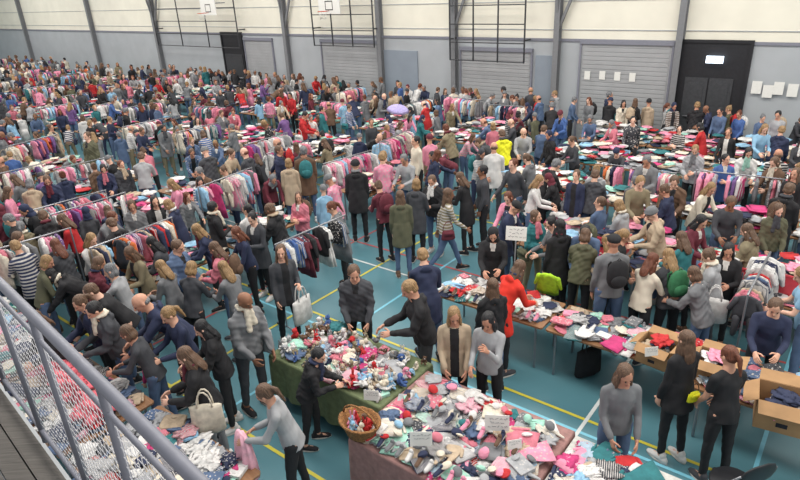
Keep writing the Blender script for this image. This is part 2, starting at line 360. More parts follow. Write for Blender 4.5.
def make_person(P):
    J=JS[P['pose']]; s=P['h']/1.70; c=R.choice(SK[:4]) if R.random()<.93 else SK[4]; wd=s*P['w']
    o=obj('person',BODY[P['pose']],None,P['loc'],(0,0,P['rot']),(*lin(c),1),(wd,wd,s))
    g=obj({'sweater':'sweater','tee':'shirt','coat':'coat','puffer':'jacket','cardigan':'cardigan'}[P['top']],top(P['pose'],P['top']),o,color=C4(P['col']))
    rr=R.random()
    if P['px'] in((449,188),) or (P['top'] in('sweater','cardigan') and rr<.26 and P['px'] is None) :
        g.material_slots[0].link='OBJECT'; g.material_slots[0].material=WEARS if rr<.14 or P['px'] else WEARC
    obj('trousers',LEG[P['pose']],o,color=C4(P['tr']))
    if P['top'] in('coat','puffer') and P['hair']!='scarf' and R.random()<.33 and P['dist']<24:
        obj('scarf',SCARF,o,J['nb']+J['t']*.035,(-math.atan2(J['t'].y,J['t'].z),0,0),C4(R.choice(['grey','maroon','cream','rose','navy','beige','charcoal','mint','white'])))
    hc=C4(P['hcol'])
    obj('hat' if P['hair'] in('beanie','cap') else 'headscarf' if P['hair']=='scarf' else 'hair',HM[P['hair']],o,J['hc'],J['hr'].to_euler(),hc,.95)
    if P['dist']<20:
        q=C4(R.choice(['black','black','brown','white','charcoal']))
        for i in(0,1):
            an=J['an'][i]; obj('shoe',SHOE,o,an-V((0,0,.085)),(rad(-28) if an.z>.11 else 0,0,rad(6 if i==0 else -6)),q)
    tag(o,P['label'],'person'); P['o']=o; return o
USED=set()
def plabel(P):
    hw_=HW[P['hair']].format(P['hcol'])
    return f"person in {P['col']} {'T-shirt' if P['top']=='tee' else P['top']}, {hw_}, {PW[P['pose']]} {place(P['loc']+V((0,0,1.2)))}"
HAND='''252 289 1.80 puffer grey charcoal bald grey -130 lo
183 349 1.70 puffer black grey long brown 95 br
262 386 1.66 sweater silver black ponytail brown 100 so
138 297 1.84 puffer navy black bald grey 120 ln
165 308 1.70 sweater navy denim ponytail blonde 130 br
203 320 1.64 puffer black black long black 110 br
213 243 1.68 puffer rose denim long brown 80 br
280 245 1.72 cardigan charcoal black long brown -150 ba
350 268 1.72 puffer charcoal black short brown 180 lo
317 350 1.40 puffer black black short black -90 so
399 289 1.80 puffer black charcoal short blonde 100 br
451 311 1.68 cardigan beige black long blonde 175 lo
488 314 1.68 sweater silver black long black 150 ph
497 272 1.66 puffer black denim long brown 15 st
423 250 1.72 coat navy denim short blonde 10 so
530 256 1.76 coat scarlet black long brown -60 ln
476 240 1.65 coat black black scarf black 170 br
449 188 1.76 sweater khaki denim long brown -80 wk
562 216 1.75 coat black black long black 20 st
620 243 1.84 sweater grey denim cap black 0 st
665 250 1.68 puffer charcoal black long blonde 10 br
607 238 1.66 cardigan beige black long blonde 30 br
582 228 1.7 puffer olive black bob brown -30 br
720 245 1.70 coat silver charcoal bun brown 60 br
755 237 1.68 coat black black long black 150 ho
772 312 1.62 sweater navy black short brown 150 br
687 330 1.70 cardigan black black long brown 20 st
730 347 1.68 tee black black ponytail auburn 10 lo
622 373 1.70 sweater grey denim long brown 178 lo
803 268 1.72 tee azure denim long blonde 60 br
505 131 1.74 puffer yellow denim short brown 10 br
355 160 1.80 coat black black beanie black 0 st
303 146 1.82 coat brown denim short grey 10 st
288 158 1.70 coat beige denim bob blonde 0 st
333 178 1.20 puffer pink denim beanie white 20 st
400 190 1.72 coat olive denim long brown 0 st
378 182 1.66 sweater maroon black bun brown 30 br
416 178 1.74 coat charcoal black bob blonde -20 fo
432 176 1.70 puffer black denim short brown 150 ho
464 172 1.72 coat black black long brown 60 br
478 166 1.78 sweater charcoal black short black 90 st
404 155 1.72 sweater silver denim short grey 150 br
438 150 1.7 puffer navy black long auburn -90 re
253 213 1.68 coat charcoal black bun black 150 ho
268 205 1.72 puffer black denim short brown 70 br
145 152 1.74 sweater silver denim short brown 10 br
86 132 1.80 puffer olive khaki short brown 160 st
12 175 1.70 coat grey black long brown 90 br
48 270 1.68 puffer black black bob black 100 bd
128 248 1.66 cardigan khaki black long brown 140 br
150 238 1.66 coat charcoal black long black 100 so
98 258 1.66 puffer maroon denim bob brown -60 br
84 288 1.70 sweater black denim short brown 110 ln
72 300 1.68 puffer navy black ponytail brown 140 br
30 262 1.66 sweater olive denim bob blonde -60 so
118 222 1.68 puffer black denim short brown 60 br
182 205 1.70 coat navy black bob blonde 90 br
170 180 1.66 sweater pink denim long blonde 120 br
206 148 1.74 puffer charcoal denim beanie grey 40 br
230 150 1.7 sweater beige denim ponytail brown -120 br
60 215 1.70 sweater red black long brown 100 br
36 202 1.66 coat black denim scarf navy 150 br
20 235 1.64 sweater teal black short brown -90 br
750 148 1.72 puffer white black long black 160 br
775 158 1.72 coat brown black bob brown 110 br
795 172 1.70 sweater black denim long brown 120 st
690 172 1.70 puffer brown black short brown 150 br
707 178 1.66 cardigan cream denim long blonde -150 so
645 158 1.74 coat grey black short grey 140 br
648 190 1.68 puffer navy black bun brown 60 br
632 203 1.68 coat silver black bob blonde 40 br
668 205 1.7 puffer beige denim beanie grey 90 br
682 232 1.66 sweater teal black long brown 20 br
556 160 1.80 coat black black short grey -70 ln
540 176 1.68 sweater white denim long blonde -110 br
525 196 1.66 cardigan pink black bob auburn 140 br
585 178 1.70 puffer charcoal denim short brown -30 br
600 200 1.66 sweater denim denim ponytail brown 30 fo
700 205 1.7 coat maroon black long black -150 br
730 200 1.7 sweater charcoal denim short brown 160 br
785 232 1.68 puffer khaki black long brown 40 br
552 222 1.68 sweater grey black bun black 100 br
515 202 1.7 coat navy denim cap black -120 so
105 268 1.68 sweater silver denim bob grey 90 re
235 228 1.66 sweater navy black long auburn 120 br
190 262 1.66 sweater charcoal black bob blonde -20 br
8 215 1.7 puffer black black short grey 100 br
160 262 1.62 cardigan grey black long blonde 70 br
325 205 1.7 coat grey black ponytail auburn 100 br
768 122 1.72 sweater azure denim long blonde 170 br
20 305 1.66 puffer black black long brown 150 br
112 330 1.64 sweater charcoal denim bob brown 100 so
45 320 1.70 puffer charcoal denim short black 130 br
146 340 1.15 puffer magenta denim ponytail blonde 90 st
55 240 1.68 puffer charcoal black long auburn 60 br
90 235 1.66 sweater white black long blonde -110 br
215 200 1.70 coat black denim short black -60 fo
195 225 1.66 puffer navy black long blonde 110 so
345 140 1.10 puffer white denim beanie pink 0 st
640 255 1.66 sweater cream black long auburn -60 br
697 268 1.64 puffer grey denim bob brown 40 so
222 262 1.66 cardigan grey denim long blonde 60 so
176 240 1.70 puffer denim black short brown -110 lo
'''
PE=[]
for ln in HAND.strip().split('\n'):
    x,y,h,tp,c,tr,hr,hcn,rt,ps=ln.split(); x=float(x);y=float(y);h=float(h)
    p=G(x,y,JS[ps]['top']*h/1.7); hcw=JS[ps]['hc']*(h/1.7); q=MX.Rotation(rad(float(rt)),3,'Z')@V((hcw.x,hcw.y,0))
    PE.append(dict(loc=V((p.x-q.x,p.y-q.y,0)),h=h,w=.96 if hr in('long','bob','bun','ponytail') else 1.06,top=tp,col=c,tr=tr,hair=hr,hcol=hcn,rot=rad(float(rt)),pose=ps,hand=True,px=(x,y)))
# ------------------------------------------------------------------ stands layout (hall coordinates a along the wall, b towards it)
TBL=[(-5.5,-3.65,4.0,5.0,'toy'),(-3.6,-1.75,3.45,4.85,'hats'),(-1.7,-.25,3.4,4.8,'c'),(-4.7,-2.9,6.5,7.3,'c'),(-2.85,-1.05,6.5,7.3,'c'),(-1.0,.75,6.3,7.2,'box'),(.85,2.6,6.3,7.2,'c'),
(-5.8,-4.0,1.5,2.6,'c'),(-7.7,-5.9,1.5,2.6,'c'),(-9.6,-7.8,1.5,2.6,'c'),(-11.5,-9.7,1.5,2.6,'c'),(-13.4,-11.6,1.5,2.6,'c'),(-15.3,-13.5,1.5,2.6,'c'),(-17.2,-15.4,1.5,2.6,'c')]
RK=[]
def rkpx(x,y,d,pal): 
    a,b=hall(G(x,y,1.5)); RK.append((a,b,d,pal))
rkpx(312,229,1,'dark'); rkpx(226,177,1,'pink'); rkpx(133,232,1,'mix'); rkpx(22,242,1,'pink'); rkpx(462,98,0,'pink')
rkpx(762,262,1,'mix')
aisle=[]
for i in range(14):
    ac=-9.3-3.0*i
    for b0,b1 in((4.0,7.7),(9.3,12.9),(14.3,17.9)):
        for k in(0,1):
            c=b0+(b1-b0)*(k+.5)/2
            if i==0 and b0<5:
                TBL.append((ac-.1,ac+.65,c-.85,c+.85,'c')); continue
            c+=R.uniform(-.08,.08)
            if R.random()<.30 and i<9:      # a cross stand: table and rack set along the wall direction
                TBL.append((ac-.9,ac+.9,c-.85,c-.05,'c')); TBL.append((ac-.9,ac+.9,c+.30,c+.95,'c')) if R.random()<.5 else RK.append((ac,c+.40,0,R.choice(['pink','mix'])))
                continue
            q=R.random()
            if q<.8: TBL.append((ac-.02,ac+.85,c-.85,c+.85,'c'))
            else: RK.append((ac+.40,c,1,'pink'))
            if R.random()<.58: RK.append((ac-.42+R.uniform(-.08,.05),c,1,R.choice(['mix','pink','pink','mix','mix'])))
            else: TBL.append((ac-.88,ac-.05,c-.85,c+.85,'c'))
    for b in np.arange(3.4,18.5,.54): 
        for sd,p in((1,.72),(-1,.68)):
            if R.random()<p: aisle.append((ac+(1.16 if sd>0 else -1.2)+R.uniform(-.14,.14)*sd,b+R.uniform(-.15,.15),-TH+(pi/2 if sd>0 else -pi/2)))
for bc in(9.2,11.9,14.4,16.7):
    for k in range(5):
        a=-5.6+1.95*k+R.uniform(-.1,.1)
        if bc==9.2 and k<1: continue
        TBL.append((a-.92,a+.92,bc-.4,bc+.4,'c'))
        if bc>9.3 and R.random()<.5: RK.append((a,bc+.75,0,R.choice(['mix','pink','mix','pink'])))
        elif R.random()<.8: TBL.append((a-.92,a+.92,bc+.45,bc+1.15,'c'))
    for a in np.arange(-6.8,3.4,.46):
        for sd,p in((1,.7),(-1,.8)):
            if bc==9.2 and a<-5.5: continue
            if R.random()<p: aisle.append((a+R.uniform(-.15,.15),bc+(1.45 if sd>0 else -.80)+R.uniform(-.15,.12),-TH+(pi if sd>0 else 0)))
for b in np.arange(9.5,18.2,.7): aisle.append((-7.7+R.uniform(-.5,.4),b,R.uniform(0,6.28)))
for a in np.arange(-30,3,.42): aisle.append((a+R.uniform(-.1,.1),18.35+R.uniform(-.12,.08),-TH+R.choice([pi/2,-pi/2,pi,pi])+R.gauss(0,.4)))
for a in np.arange(-12,3,.46): aisle.append((a+R.uniform(-.1,.1),17.9,-TH+R.choice([pi/2,-pi/2,pi,0])+R.gauss(0,.4)))
for a in np.arange(-18,-10,.55): aisle.append((a,2.95+R.uniform(-.1,.1),-TH+pi)); aisle.append((a+.3,3.6+R.uniform(-.1,.1),R.uniform(0,6.28)))
TOPC=['black']*6+['charcoal']*5+['navy']*5+['grey']*5+['silver']*3+['white']*3+['brown']*2+['denim']*3+['olive','beige','beige','red','maroon','pink','rose','teal','blue','azure','cream','purple','khaki','khaki']
for a,b,rt in aisle:
    p=hw(a,b)
    if min((p-q['loc']).length for q in PE)<.38: continue
    if -7.4<a<-5.0 and 5.3<b<9.3: continue
    hr=R.choice(['short','short','short','long','long','bob','ponytail','bun','beanie','scarf','bald'])
    hcn=R.choice(['black','black','brown','brown','brown','blonde','blonde','auburn','grey'])
    if hr in('beanie','scarf'): hcn=R.choice(['black','grey','navy','maroon','charcoal'])
    fem=hr not in('short','bald'); ff=.96 if (p.length>15) else 1
    PE.append(dict(loc=p,h=(R.uniform(1.54,1.72) if fem else R.uniform(1.64,1.82))*ff,w=R.uniform(.88,.98) if fem else R.uniform(.96,1.05),top=R.choice(['sweater','coat','puffer','puffer','cardigan','sweater']),col=R.choice(TOPC),tr=R.choice(['denim','denim','denim','black','black','navy','charcoal','khaki']),
      hair=hr,hcol=hcn,rot=rt+R.uniform(-.6,.6)+(R.choice([pi/2,-pi/2,pi]) if R.random()<.3 else 0),pose=R.choice(['br','br','so','so','ln','ln','lo','lo','st','re','ho','ba','ph','wk','fo','bd']),hand=False,px=None))
for it in range(10):
    for i,P in enumerate(PE):
        a,b=hall(P['loc'])
        for t in TBL:
            mrg=.24
            if t[0]-mrg<a<t[1]+mrg and t[2]-mrg<b<t[3]+mrg:
                ds=[(a-(t[0]-mrg),-1,0),((t[1]+mrg)-a,1,0),(b-(t[2]-mrg),0,-1),((t[3]+mrg)-b,0,1)]
                dd,sa,sb=min(ds); a+=sa*dd;b+=sb*dd
        for q in RK:
            ha,hb=(.78,.28) if q[2]==0 else (.28,.78); ha+=.15;hb+=.15
            if abs(a-q[0])<ha and abs(b-q[1])<hb:
                if ha-abs(a-q[0])<hb-abs(b-q[1]): a=q[0]+math.copysign(ha,a-q[0])
                else: b=q[1]+math.copysign(hb,b-q[1])
        b=min(b,18.45)
        P['loc']=hw(a,b); pl=P['loc']
        for Q in PE[:i]:
            ql=Q['loc']
            if abs(pl.x-ql.x)>.42 or abs(pl.y-ql.y)>.42: continue
            dv=pl-ql; l=dv.length
            if l<.41: 
                dv=dv/l if l>1e-4 else V((1,0,0)); w=.41-l
                if P['hand'] and Q['hand']: P['loc']=pl=pl+dv*w*.5;Q['loc']=ql-dv*w*.5
                else: P['loc']=pl=pl+dv*w
KEEP=[]
for P in PE:
    x,y=proj(P['loc']+V((0,0,1.6))); P['dist']=(P['loc']-V((0,0,CH))).length
    if -25<x<830 and y<500 and P['loc'].dot(eb)<18.7: KEEP.append(P)
KEEP.sort(key=lambda P:P['dist']-(100 if P['hand'] else 0))
for P in KEEP[:298]:
    if P['loc'].dot(eb)>18.0 and P['pose'] in('ln','bd','re','so','wk'): P['pose']='lo'
    for tr_ in range(60):
        P['label']=plabel(P)
        if P['label'] not in USED: break
        if P['hand']: P['hcol']=R.choice(['black','brown','blonde','auburn','grey'])
        else: P['col']=R.choice([c for c in COL if c not in('lime','yellow','orange','green','scarlet')]); P['hair']=R.choice(['short','long','bob','ponytail','bun'])
    USED.add(P['label']); make_person(P)
crowd=Bulk()
for P in KEEP[298:]:
    k=P['pose']; M4=m4(P['loc'],P['rot'],P['h']/1.7)
    crowd.add(RAW[k,'b'],M4,(*lin(R.choice(SK)),1)); crowd.add(RAW[k,'t'],M4,C4(P['col'])); crowd.add(RAW[k,'l'],M4,C4(P['tr']))
    crowd.add(RAW[k,R.choice(['short','long'])],M4,C4(P['hcol']))
if crowd.n: crowd.done('distant_crowd',CLB,'distant throng of shoppers packed before the far end of the grey wall','crowd')
# ------------------------------------------------------------------ bags
def bag_parts(kind):
    b=MB();S=[]
    def st(pts,r): s=MB(); s.tube(pts,r); S.append(s.mesh('strap',[CL]))
    if kind=='backpack':
        b.ell((0,0,0),(.15,.085,.21),16,12,fn=lambda q:1+.12*abs(q.x*q.z)); b.ell((0,-.075,-.07),(.11,.05,.09),12,8); st([(-.08,.07,.16),(-.09,.12,.10),(-.09,.10,-.10)],.014); st([(.08,.07,.16),(.09,.12,.10),(.09,.10,-.10)],.014); st([(-.03,0,.20),(0,0,.24),(.03,0,.20)],.008)
    elif kind=='handbag':
        b.loft([((0,0,-.13),.145,.05,(1,0,0),(0,1,0)),((0,0,-.11),.165,.06,(1,0,0),(0,1,0)),((0,0,.06),.14,.045,(1,0,0),(0,1,0)),((0,0,.09),.11,.025,(1,0,0),(0,1,0))],18); b.box((-.10,-.07,-.02),(.10,-.045,.07)); st([(.12*cos(t),0,.08+.22*sin(t)) for t in np.linspace(0,pi,9)],.009)
    else:
        b.loft([((0,0,-.20),.16,.05,(1,0,0),(0,1,0)),((0,0,-.17),.18,.075,(1,0,0),(0,1,0)),((0,0,.10),.17,.05,(1,0,0),(0,1,0)),((0,0,.14),.175,.03,(1,0,0),(0,1,0))],18,wav=.15)
        for y in(-.03,.03): st([(.08*cos(t),y,.13+.20*sin(t)) for t in np.linspace(0,pi,8)],.009)
    return b.mesh(kind,[CL]),S
BG={k:bag_parts(k) for k in('backpack','handbag','tote_bag')}
def bag(kind,color,loc,rz,label,scol=None,sc=1):
    o=obj(kind,BG[kind][0],None,loc,(0,0,rz),C4(color),sc)
    for s in BG[kind][1]: obj('strap',s,o,color=C4(scol or color))
    tag(o,label,'bag'); return o
def wp(P,p): p=V(p); s=P['h']/1.7; return P['loc']+MX.Rotation(P['rot'],3,'Z')@V((p.x*s*P['w'],p.y*s*P['w'],p.z*s))
def who(x,y): return min([P for P in PE if P['hand']],key=lambda P:math.hypot(P['px'][0]-x,P['px'][1]-y))
def wear(x,y,kind,color,label,side=1,sc=1,scol=None):
    P=who(x,y);J=JS[P['pose']]
    if kind=='backpack': p=J['hip']+J['t']*.30-J['n']*.205; bag(kind,color,wp(P,p),P['rot'],label,scol,sc)
    else: p=J['hip']+V((side*.235,-.02,-.02)); bag(kind,color,wp(P,p),P['rot']+pi/2,label,scol,sc)
wear(620,243,'backpack','black','black backpack worn by the shopper in grey sweater and black cap')
wear(213,243,'backpack','brown','brown backpack on the back of the shopper in a rose puffer jacket',1,.9)
wear(378,182,'backpack','maroon','maroon backpack on a bun haired shopper beside the olive coat')
wear(665,250,'backpack','green','green backpack worn by a blonde shopper in charcoal jacket',1,.95)
P=who(687,330); bag('handbag','yellow',wp(P,JS['st']['hip']+V((.02,-.18,.05))),P['rot'],'mustard yellow handbag at the hip of the shopper in black cardigan','black',.5)
wear(183,349,'tote_bag','cream','cream tote bag carried by the shopper in black puffer jacket',-1)
wear(252,289,'tote_bag','silver','silver plastic bag beside the balding man in grey jacket',-1)
wear(720,245,'tote_bag','white','white patterned tote bag on the shopper in silver coat',-1)
wear(562,216,'handbag','brown','brown handbag beside the long haired shopper in a black coat',1)
wear(449,188,'handbag','maroon','maroon handbag swinging beside the striding shopper',1,.8)
wear(303,146,'backpack','teal','teal backpack on a grey haired shopper in brown coat')
wear(755,237,'handbag','charcoal','charcoal handbag of black haired shopper near the right photo edge',-1)
P=who(280,245); J=JS['ba']; bag('tote_bag','white',wp(P,J['wr'][0]+J['hd'][0]*.06+V((0,.0,-.36))),P['rot']+.5,'large white carrier bag held by the shopper in charcoal cardigan',None,1.1)
bag('tote_bag','black',hw(-2.35,6.85,.25),.4,'black bag standing on the floor under the clothes table',None,1.2)
for x,y,z,k,c,sc,lb in((213,452,.25,'tote_bag','charcoal',1.1,'dark carrier bag on the floor near the railing end'),(120,352,.25,'tote_bag','green',1.2,'green shopping bag on the floor behind the railing'),(352,300,.22,'tote_bag','pink',1,'pink carrier bag on the teal floor behind the toy stall')):
    bag(k,c,G(x,y,z),R.uniform(0,6),lb,None,sc)
for P in KEEP[60:298]:
    if not P['hand'] and R.random()<.38:
        J=JS[P['pose']];c=R.choice(['black','brown','navy','red','beige','grey','teal','olive','magenta','white','black'])
        if R.random()<.4: bag('backpack',c,wp(P,J['hip']+J['t']*.30-J['n']*.205),P['rot'],f"{c} backpack worn {place(P['loc']+V((0,0,1.2)))}",None,.9)
        else: bag('handbag',c,wp(P,J['hip']+V((.23,-.02,0))),P['rot']+pi/2,f"{c} handbag carried {place(P['loc']+V((0,0,.9)))}",None,.85)
# black folding chair at the bottom edge
cp=G(735,470,.6); r=obj('folding_chair',None,None,V((cp.x,cp.y,0)),(0,0,rad(15)))
q=MB(); q.loft([((0,0,.43),.205,.195,(1,0,0),(0,1,0)),((0,0,.445),.215,.205,(1,0,0),(0,1,0)),((0,0,.465),.20,.19,(1,0,0),(0,1,0))],20); obj('seat',q.mesh('seat',[BLKP]),r)
q=MB(); q.limb((-.08,-.235,.76),(.08,-.235,.76),.13,.13,20); q.v=[(x,-.235+(y+.235)*.2-(z-.76)*.15,z) for x,y,z in q.v]; obj('backrest',q.mesh('backrest',[BLKP]),r)
for s in(-1,1):
    q=MB(); q.tube([(s*.2,.20,.01),(s*.2,-.02,.45),(s*.2,-.24,.80)],.012,8); obj('leg',q.mesh('leg',[MET]),r)
    q=MB(); q.tube([(s*.18,-.22,.01),(s*.18,.10,.44)],.012,8); obj('leg',q.mesh('leg',[MET]),r)
tag(r,'black folding chair at the bottom edge beside the auburn haired shopper','chair')
# ------------------------------------------------------------------ garments
def hang_mb(kind,n=16,ln=7):
    mb=MB();S={'shirt':[(-.05,.05,.015),(-.075,.14,.022),(-.11,.18,.028),(-.25,.165,.034),(-.42,.17,.034),(-.50,.178,.030)],
    'dress':[(-.05,.05,.015),(-.08,.11,.02),(-.12,.14,.025),(-.28,.13,.03),(-.50,.20,.04),(-.70,.24,.045)],
    'jacket':[(-.04,.06,.03),(-.08,.16,.04),(-.13,.20,.05),(-.30,.19,.055),(-.50,.20,.055),(-.62,.205,.05)],
    'romper':[(-.05,.05,.015),(-.08,.12,.02),(-.12,.15,.025),(-.30,.14,.03),(-.40,.15,.03)]}[kind]
    mb.loft([((0,0,z),w,t,(1,0,0),(0,1,0)) for z,w,t in S],n,wav=.35)
    w=S[2][1]
    if kind!='dress':
        for s in(-1,1): mb.limb((s*(w-.03),0,S[2][0]),(s*(w+.035),0,-.40 if kind!='romper' else -.26),.038 if kind!='jacket' else .05,.028,ln,0)
    else:
        for s in(-1,1): mb.limb((s*(w-.03),0,-.10),(s*(w+.03),0,-.20),.035,.03,ln)
    if kind=='romper':
        for s in(-1,1): mb.limb((s*.08,0,-.38),(s*.09,0,-.62),.055,.035,ln)
    return mb
HK=('shirt','dress','jacket','romper'); MATS={'':CL,'striped ':CLS,'dotted ':CLD}
HG={(k,p):hang_mb(k).mesh('hanging_'+k,[m_]) for k in HK for p,m_ in MATS.items()}
def flat(mb,sc=.8):
    z=MB(); z.v=[((x)*sc,(zz+.30)*sc,(y*.4+.014)*sc+.007*sin(x*25)*cos(zz*21)+.008) for x,y,zz in mb.v]; z.f=mb.f; z.m=mb.m; return z
FG={(k,p):flat(hang_mb(k)).mesh('laid_'+k,[m_]) for k in HK for p,m_ in MATS.items()}
hb=MB(); hb.tube([(0,0,-.05),(0,0,-.005),(.018,0,.012),(.0,0,.03),(-.018,0,.016)],.0025,5); hb.tube([(-.16,0,-.10),(0,0,-.048),(.16,0,-.10)],.006,5); HGR=hb.mesh('hanger',[MET])
def fold_mb(seed,n=24,L=3):
    q=random.Random(seed); mb=MB(); a=.13+q.random()*.04;b=.10+q.random()*.03
    for i in range(L):
        z=i*.013; da=q.uniform(-.012,.012); tw=q.uniform(-.12,.12)
        def ring(sc,zz): 
            out=[]
            for j in range(n):
                t=2*pi*j/n; e=.33; cx=math.copysign(abs(cos(t))**e,cos(t));cy=math.copysign(abs(sin(t))**e,sin(t))
                X=(a+da)*sc*cx*(1+.04*sin(4*t+seed));Y=b*sc*cy*(1+.05*sin(3*t+i))+da
                out.append(V((X*cos(tw)-Y*sin(tw),X*sin(tw)+Y*cos(tw),zz+.006*sin(3*t+i)+.005*sin(5*t+seed))))
            return out
        mb.rings([ring(.94,z),ring(1,z+.003),ring(1,z+.009),ring(.88,z+.014),ring(.4,z+.012)])
    mb.loft([((0,b*.55,L*.013+.001),.05,.022,(1,0,0),(0,1,0)),((0,b*.55,L*.013+.006),.045,.018,(1,0,0),(0,1,0))],10)
    return mb
def crum_mb(seed,n=30,k=14):
    o=V((seed*7.3,seed*3.1,0))
    mb=MB(); mb.ell((0,0,.024),(.17,.135,.030),n,k,fn=lambda q:1+.8*noise.noise(q*1.7+o)+.55*noise.noise(q*4.5+o)+.22*noise.noise(q*9+o)); mb.v=[(x,y,max(z,0)) for x,y,z in mb.v]; return mb
FD={(i,p):fold_mb(i,24,1+i).mesh('folded_garment',[m_]) for i in range(4) for p,m_ in MATS.items()}
CR={(i,p):crum_mb(i).mesh('crumpled_garment',[m_]) for i in range(8) for p,m_ in MATS.items()}
gb=MB(); gb.box((-.14,-.10,0),(.14,.10,.05)); gb.box((-.143,-.103,.02),(.143,.103,.056)); GB=gb.mesh('toy_box',[CLD],False)
LOW={'fold':arr(fold_mb(1,8,1)),'crum':[arr(crum_mb(i,9,6)) for i in range(4)],'laid':arr(flat(hang_mb('shirt',8,5))),'gbox':arr(gb)}
for k in HK: LOW['h'+k]=arr(hang_mb(k,8,5))
PAL={'pink':['pink','pink','rose','magenta','white','white','cream','pink','purple','azure','grey','silver'],'dark':['navy','black','charcoal','denim','navy','maroon','grey','blue','black','white'],
'mix':['pink','white','white','navy','red','grey','azure','teal','cream','rose','charcoal','orange','beige','purple','denim','white','pink','navy'],
'heap':['pink','white','white','white','cream','rose','azure','navy','grey','silver','red','teal','beige','magenta','denim','mint','charcoal','silver','rose','cream','denim','navy'],
'far':['pink','pink','white','white','white','cream','cream','rose','azure','silver','silver','beige','magenta','mint','grey','red','navy','teal']}
ITEM=[]
dist=lambda p:(p-V((0,0,CH))).length
def heap(rect,zt,tdesc,pal='heap',dens=1.):
    a0,a1,b0,b1=rect; dd_=dist(hw((a0+a1)/2,(b0+b1)/2)); near=dd_<11; st=.16 if near else .22; na=max(1,int((a1-a0)/st)); nb=max(1,int((b1-b0)/st))
    if not near: pal='far'
    theme=R.choice(PAL[pal]); theme2=R.choice(PAL[pal])
    for lay in range(3 if near else 4):
        for i in range(na):
            for j in range(nb):
                if R.random()>(.95,.6,.3,.25)[lay]*dens: continue
                a=a0+.10+(a1-a0-.2)*(i+.5)/na+R.uniform(-.05,.05); b=b0+.08+(b1-b0-.16)*(j+.5)/nb+R.uniform(-.04,.04)
                k=R.choice(['fold','fold','crum','laid','crum','fold','laid','fold','laid','crum','gbox' if R.random()<.4 else 'crum']); c=R.choice([theme,theme2]+PAL[pal][:]+['white'])
                ITEM.append((k,hw(a,b,zt+lay*(.028 if near else .06)),R.choice([0,pi/2,pi])-TH+R.gauss(0,.5),c,R.choice(['','','striped ','dotted ']),tdesc))
leg_m=MB(); leg_m.limb((0,0,.02),(0,0,.70),.018,.018,8); LEGM=leg_m.mesh('leg',[MET])
UT={}
def table(t):
    a0,a1,b0,b1,kind=t; c=hw((a0+a1)/2,(b0+b1)/2); w=a1-a0;d=b1-b0
    x,y=proj(c+V((0,0,.75)))
    if x<-60 or x>860 or y>560: return
    r=bpy.data.objects.new('folding_table',None); COLL.objects.link(r); r.location=c; r.rotation_euler=(0,0,-TH)
    key=(round(w,2),round(d,2))
    if key not in UT:
        mb=MB(); rs=[]
        for sc,z in((.995,.70),(1,.705),(1,.727),(.995,.73)): rs.append([V((w/2*sc*x,d/2*sc*y,z)) for x,y in((-1,-.96),(-.97,-1),(.97,-1),(1,-.96),(1,.96),(.97,1),(-.97,1),(-1,.96))])
        mb.rings(rs); UT[key]=mb.mesh('tabletop',[WOOD],False)
    obj('tabletop',UT[key],r)
    for x in(-1,1):
        for y in(-1,1): obj('leg',LEGM,r,(x*(w/2-.12),y*(d/2-.08),0))
    desc='table '+place(c+V((0,0,.75)))
    if kind=='toy': desc='plush toy table'
    lab={'toy':'long table with olive green cloth heaped with plush toys','hats':'wide table under dusty pink cloth covered in hats and baby clothes','box':'wooden folding table with open cardboard boxes near the right edge'}.get(kind) or 'wooden folding '+desc+' heaped with clothes'
    if lab in REG: lab=lab.replace('wooden folding','farther wooden')
    tag(r,lab,'table')
    if kind in('toy','hats') or (kind=='c' and -3<a0<0 and b0<4):
        mb=MB(); per=[]; N=40
        for zz,ex,wv in((.742,-.004,0),(.742,.006,0),(.71,.014,.0),(.45,.022,.012),(.16,.03,.025)):
            ring=[]
            for j in range(4*N):
                sd=j//N; f=(j%N)/N*2-1
                px,py=[(f,-1),(1,f),(-f,1),(-1,-f)][sd]
                e=ex+wv*sin(j*.9)
                ring.append(V((px*(w/2+e),py*(d/2+e),zz)))
            per.append(ring)
        n=4*N; v=[p for q in per for p in q]; f=[]
        for i in range(len(per)-1):
            for j in range(n): f.append((i*n+j,(i+1)*n+j,(i+1)*n+(j+1)%n,i*n+(j+1)%n))
        mb.add(v,f); mb.add([(-w/2,-d/2,.7425),(w/2,-d/2,.7425),(w/2,d/2,.7425),(-w/2,d/2,.7425)],[(0,1,2,3)]); me=mb.mesh('tablecloth',[CL],True); me.polygons[-1].use_smooth=False
        o=obj('tablecloth',me,None,c,(0,0,-TH)); o.color=(*lin({'toy':(112,124,90),'hats':(160,122,118)}.get(kind,(190,190,186))),1)
        tag(o,{'toy':'olive green cloth hanging over the front of the plush toy table','hats':'dusty pink cloth draped over the table in front of the plush toys'}.get(kind,'white cloth draped over the table nearest the bottom edge'),'tablecloth')
    if kind=='toy': heap((a0,a1,b0,b1),.745,desc,'heap',.55); return
    if kind=='box': heap((a0,a0+.9,b0,b1),.735,desc); heap((a0+.9,a1,b0+.45,b1),.735,desc); return
    heap((a0,a1,b0,b1),.745 if kind!='c' else .738,desc if kind!='hats' else 'dusty pink table')
for t in TBL: table(t)
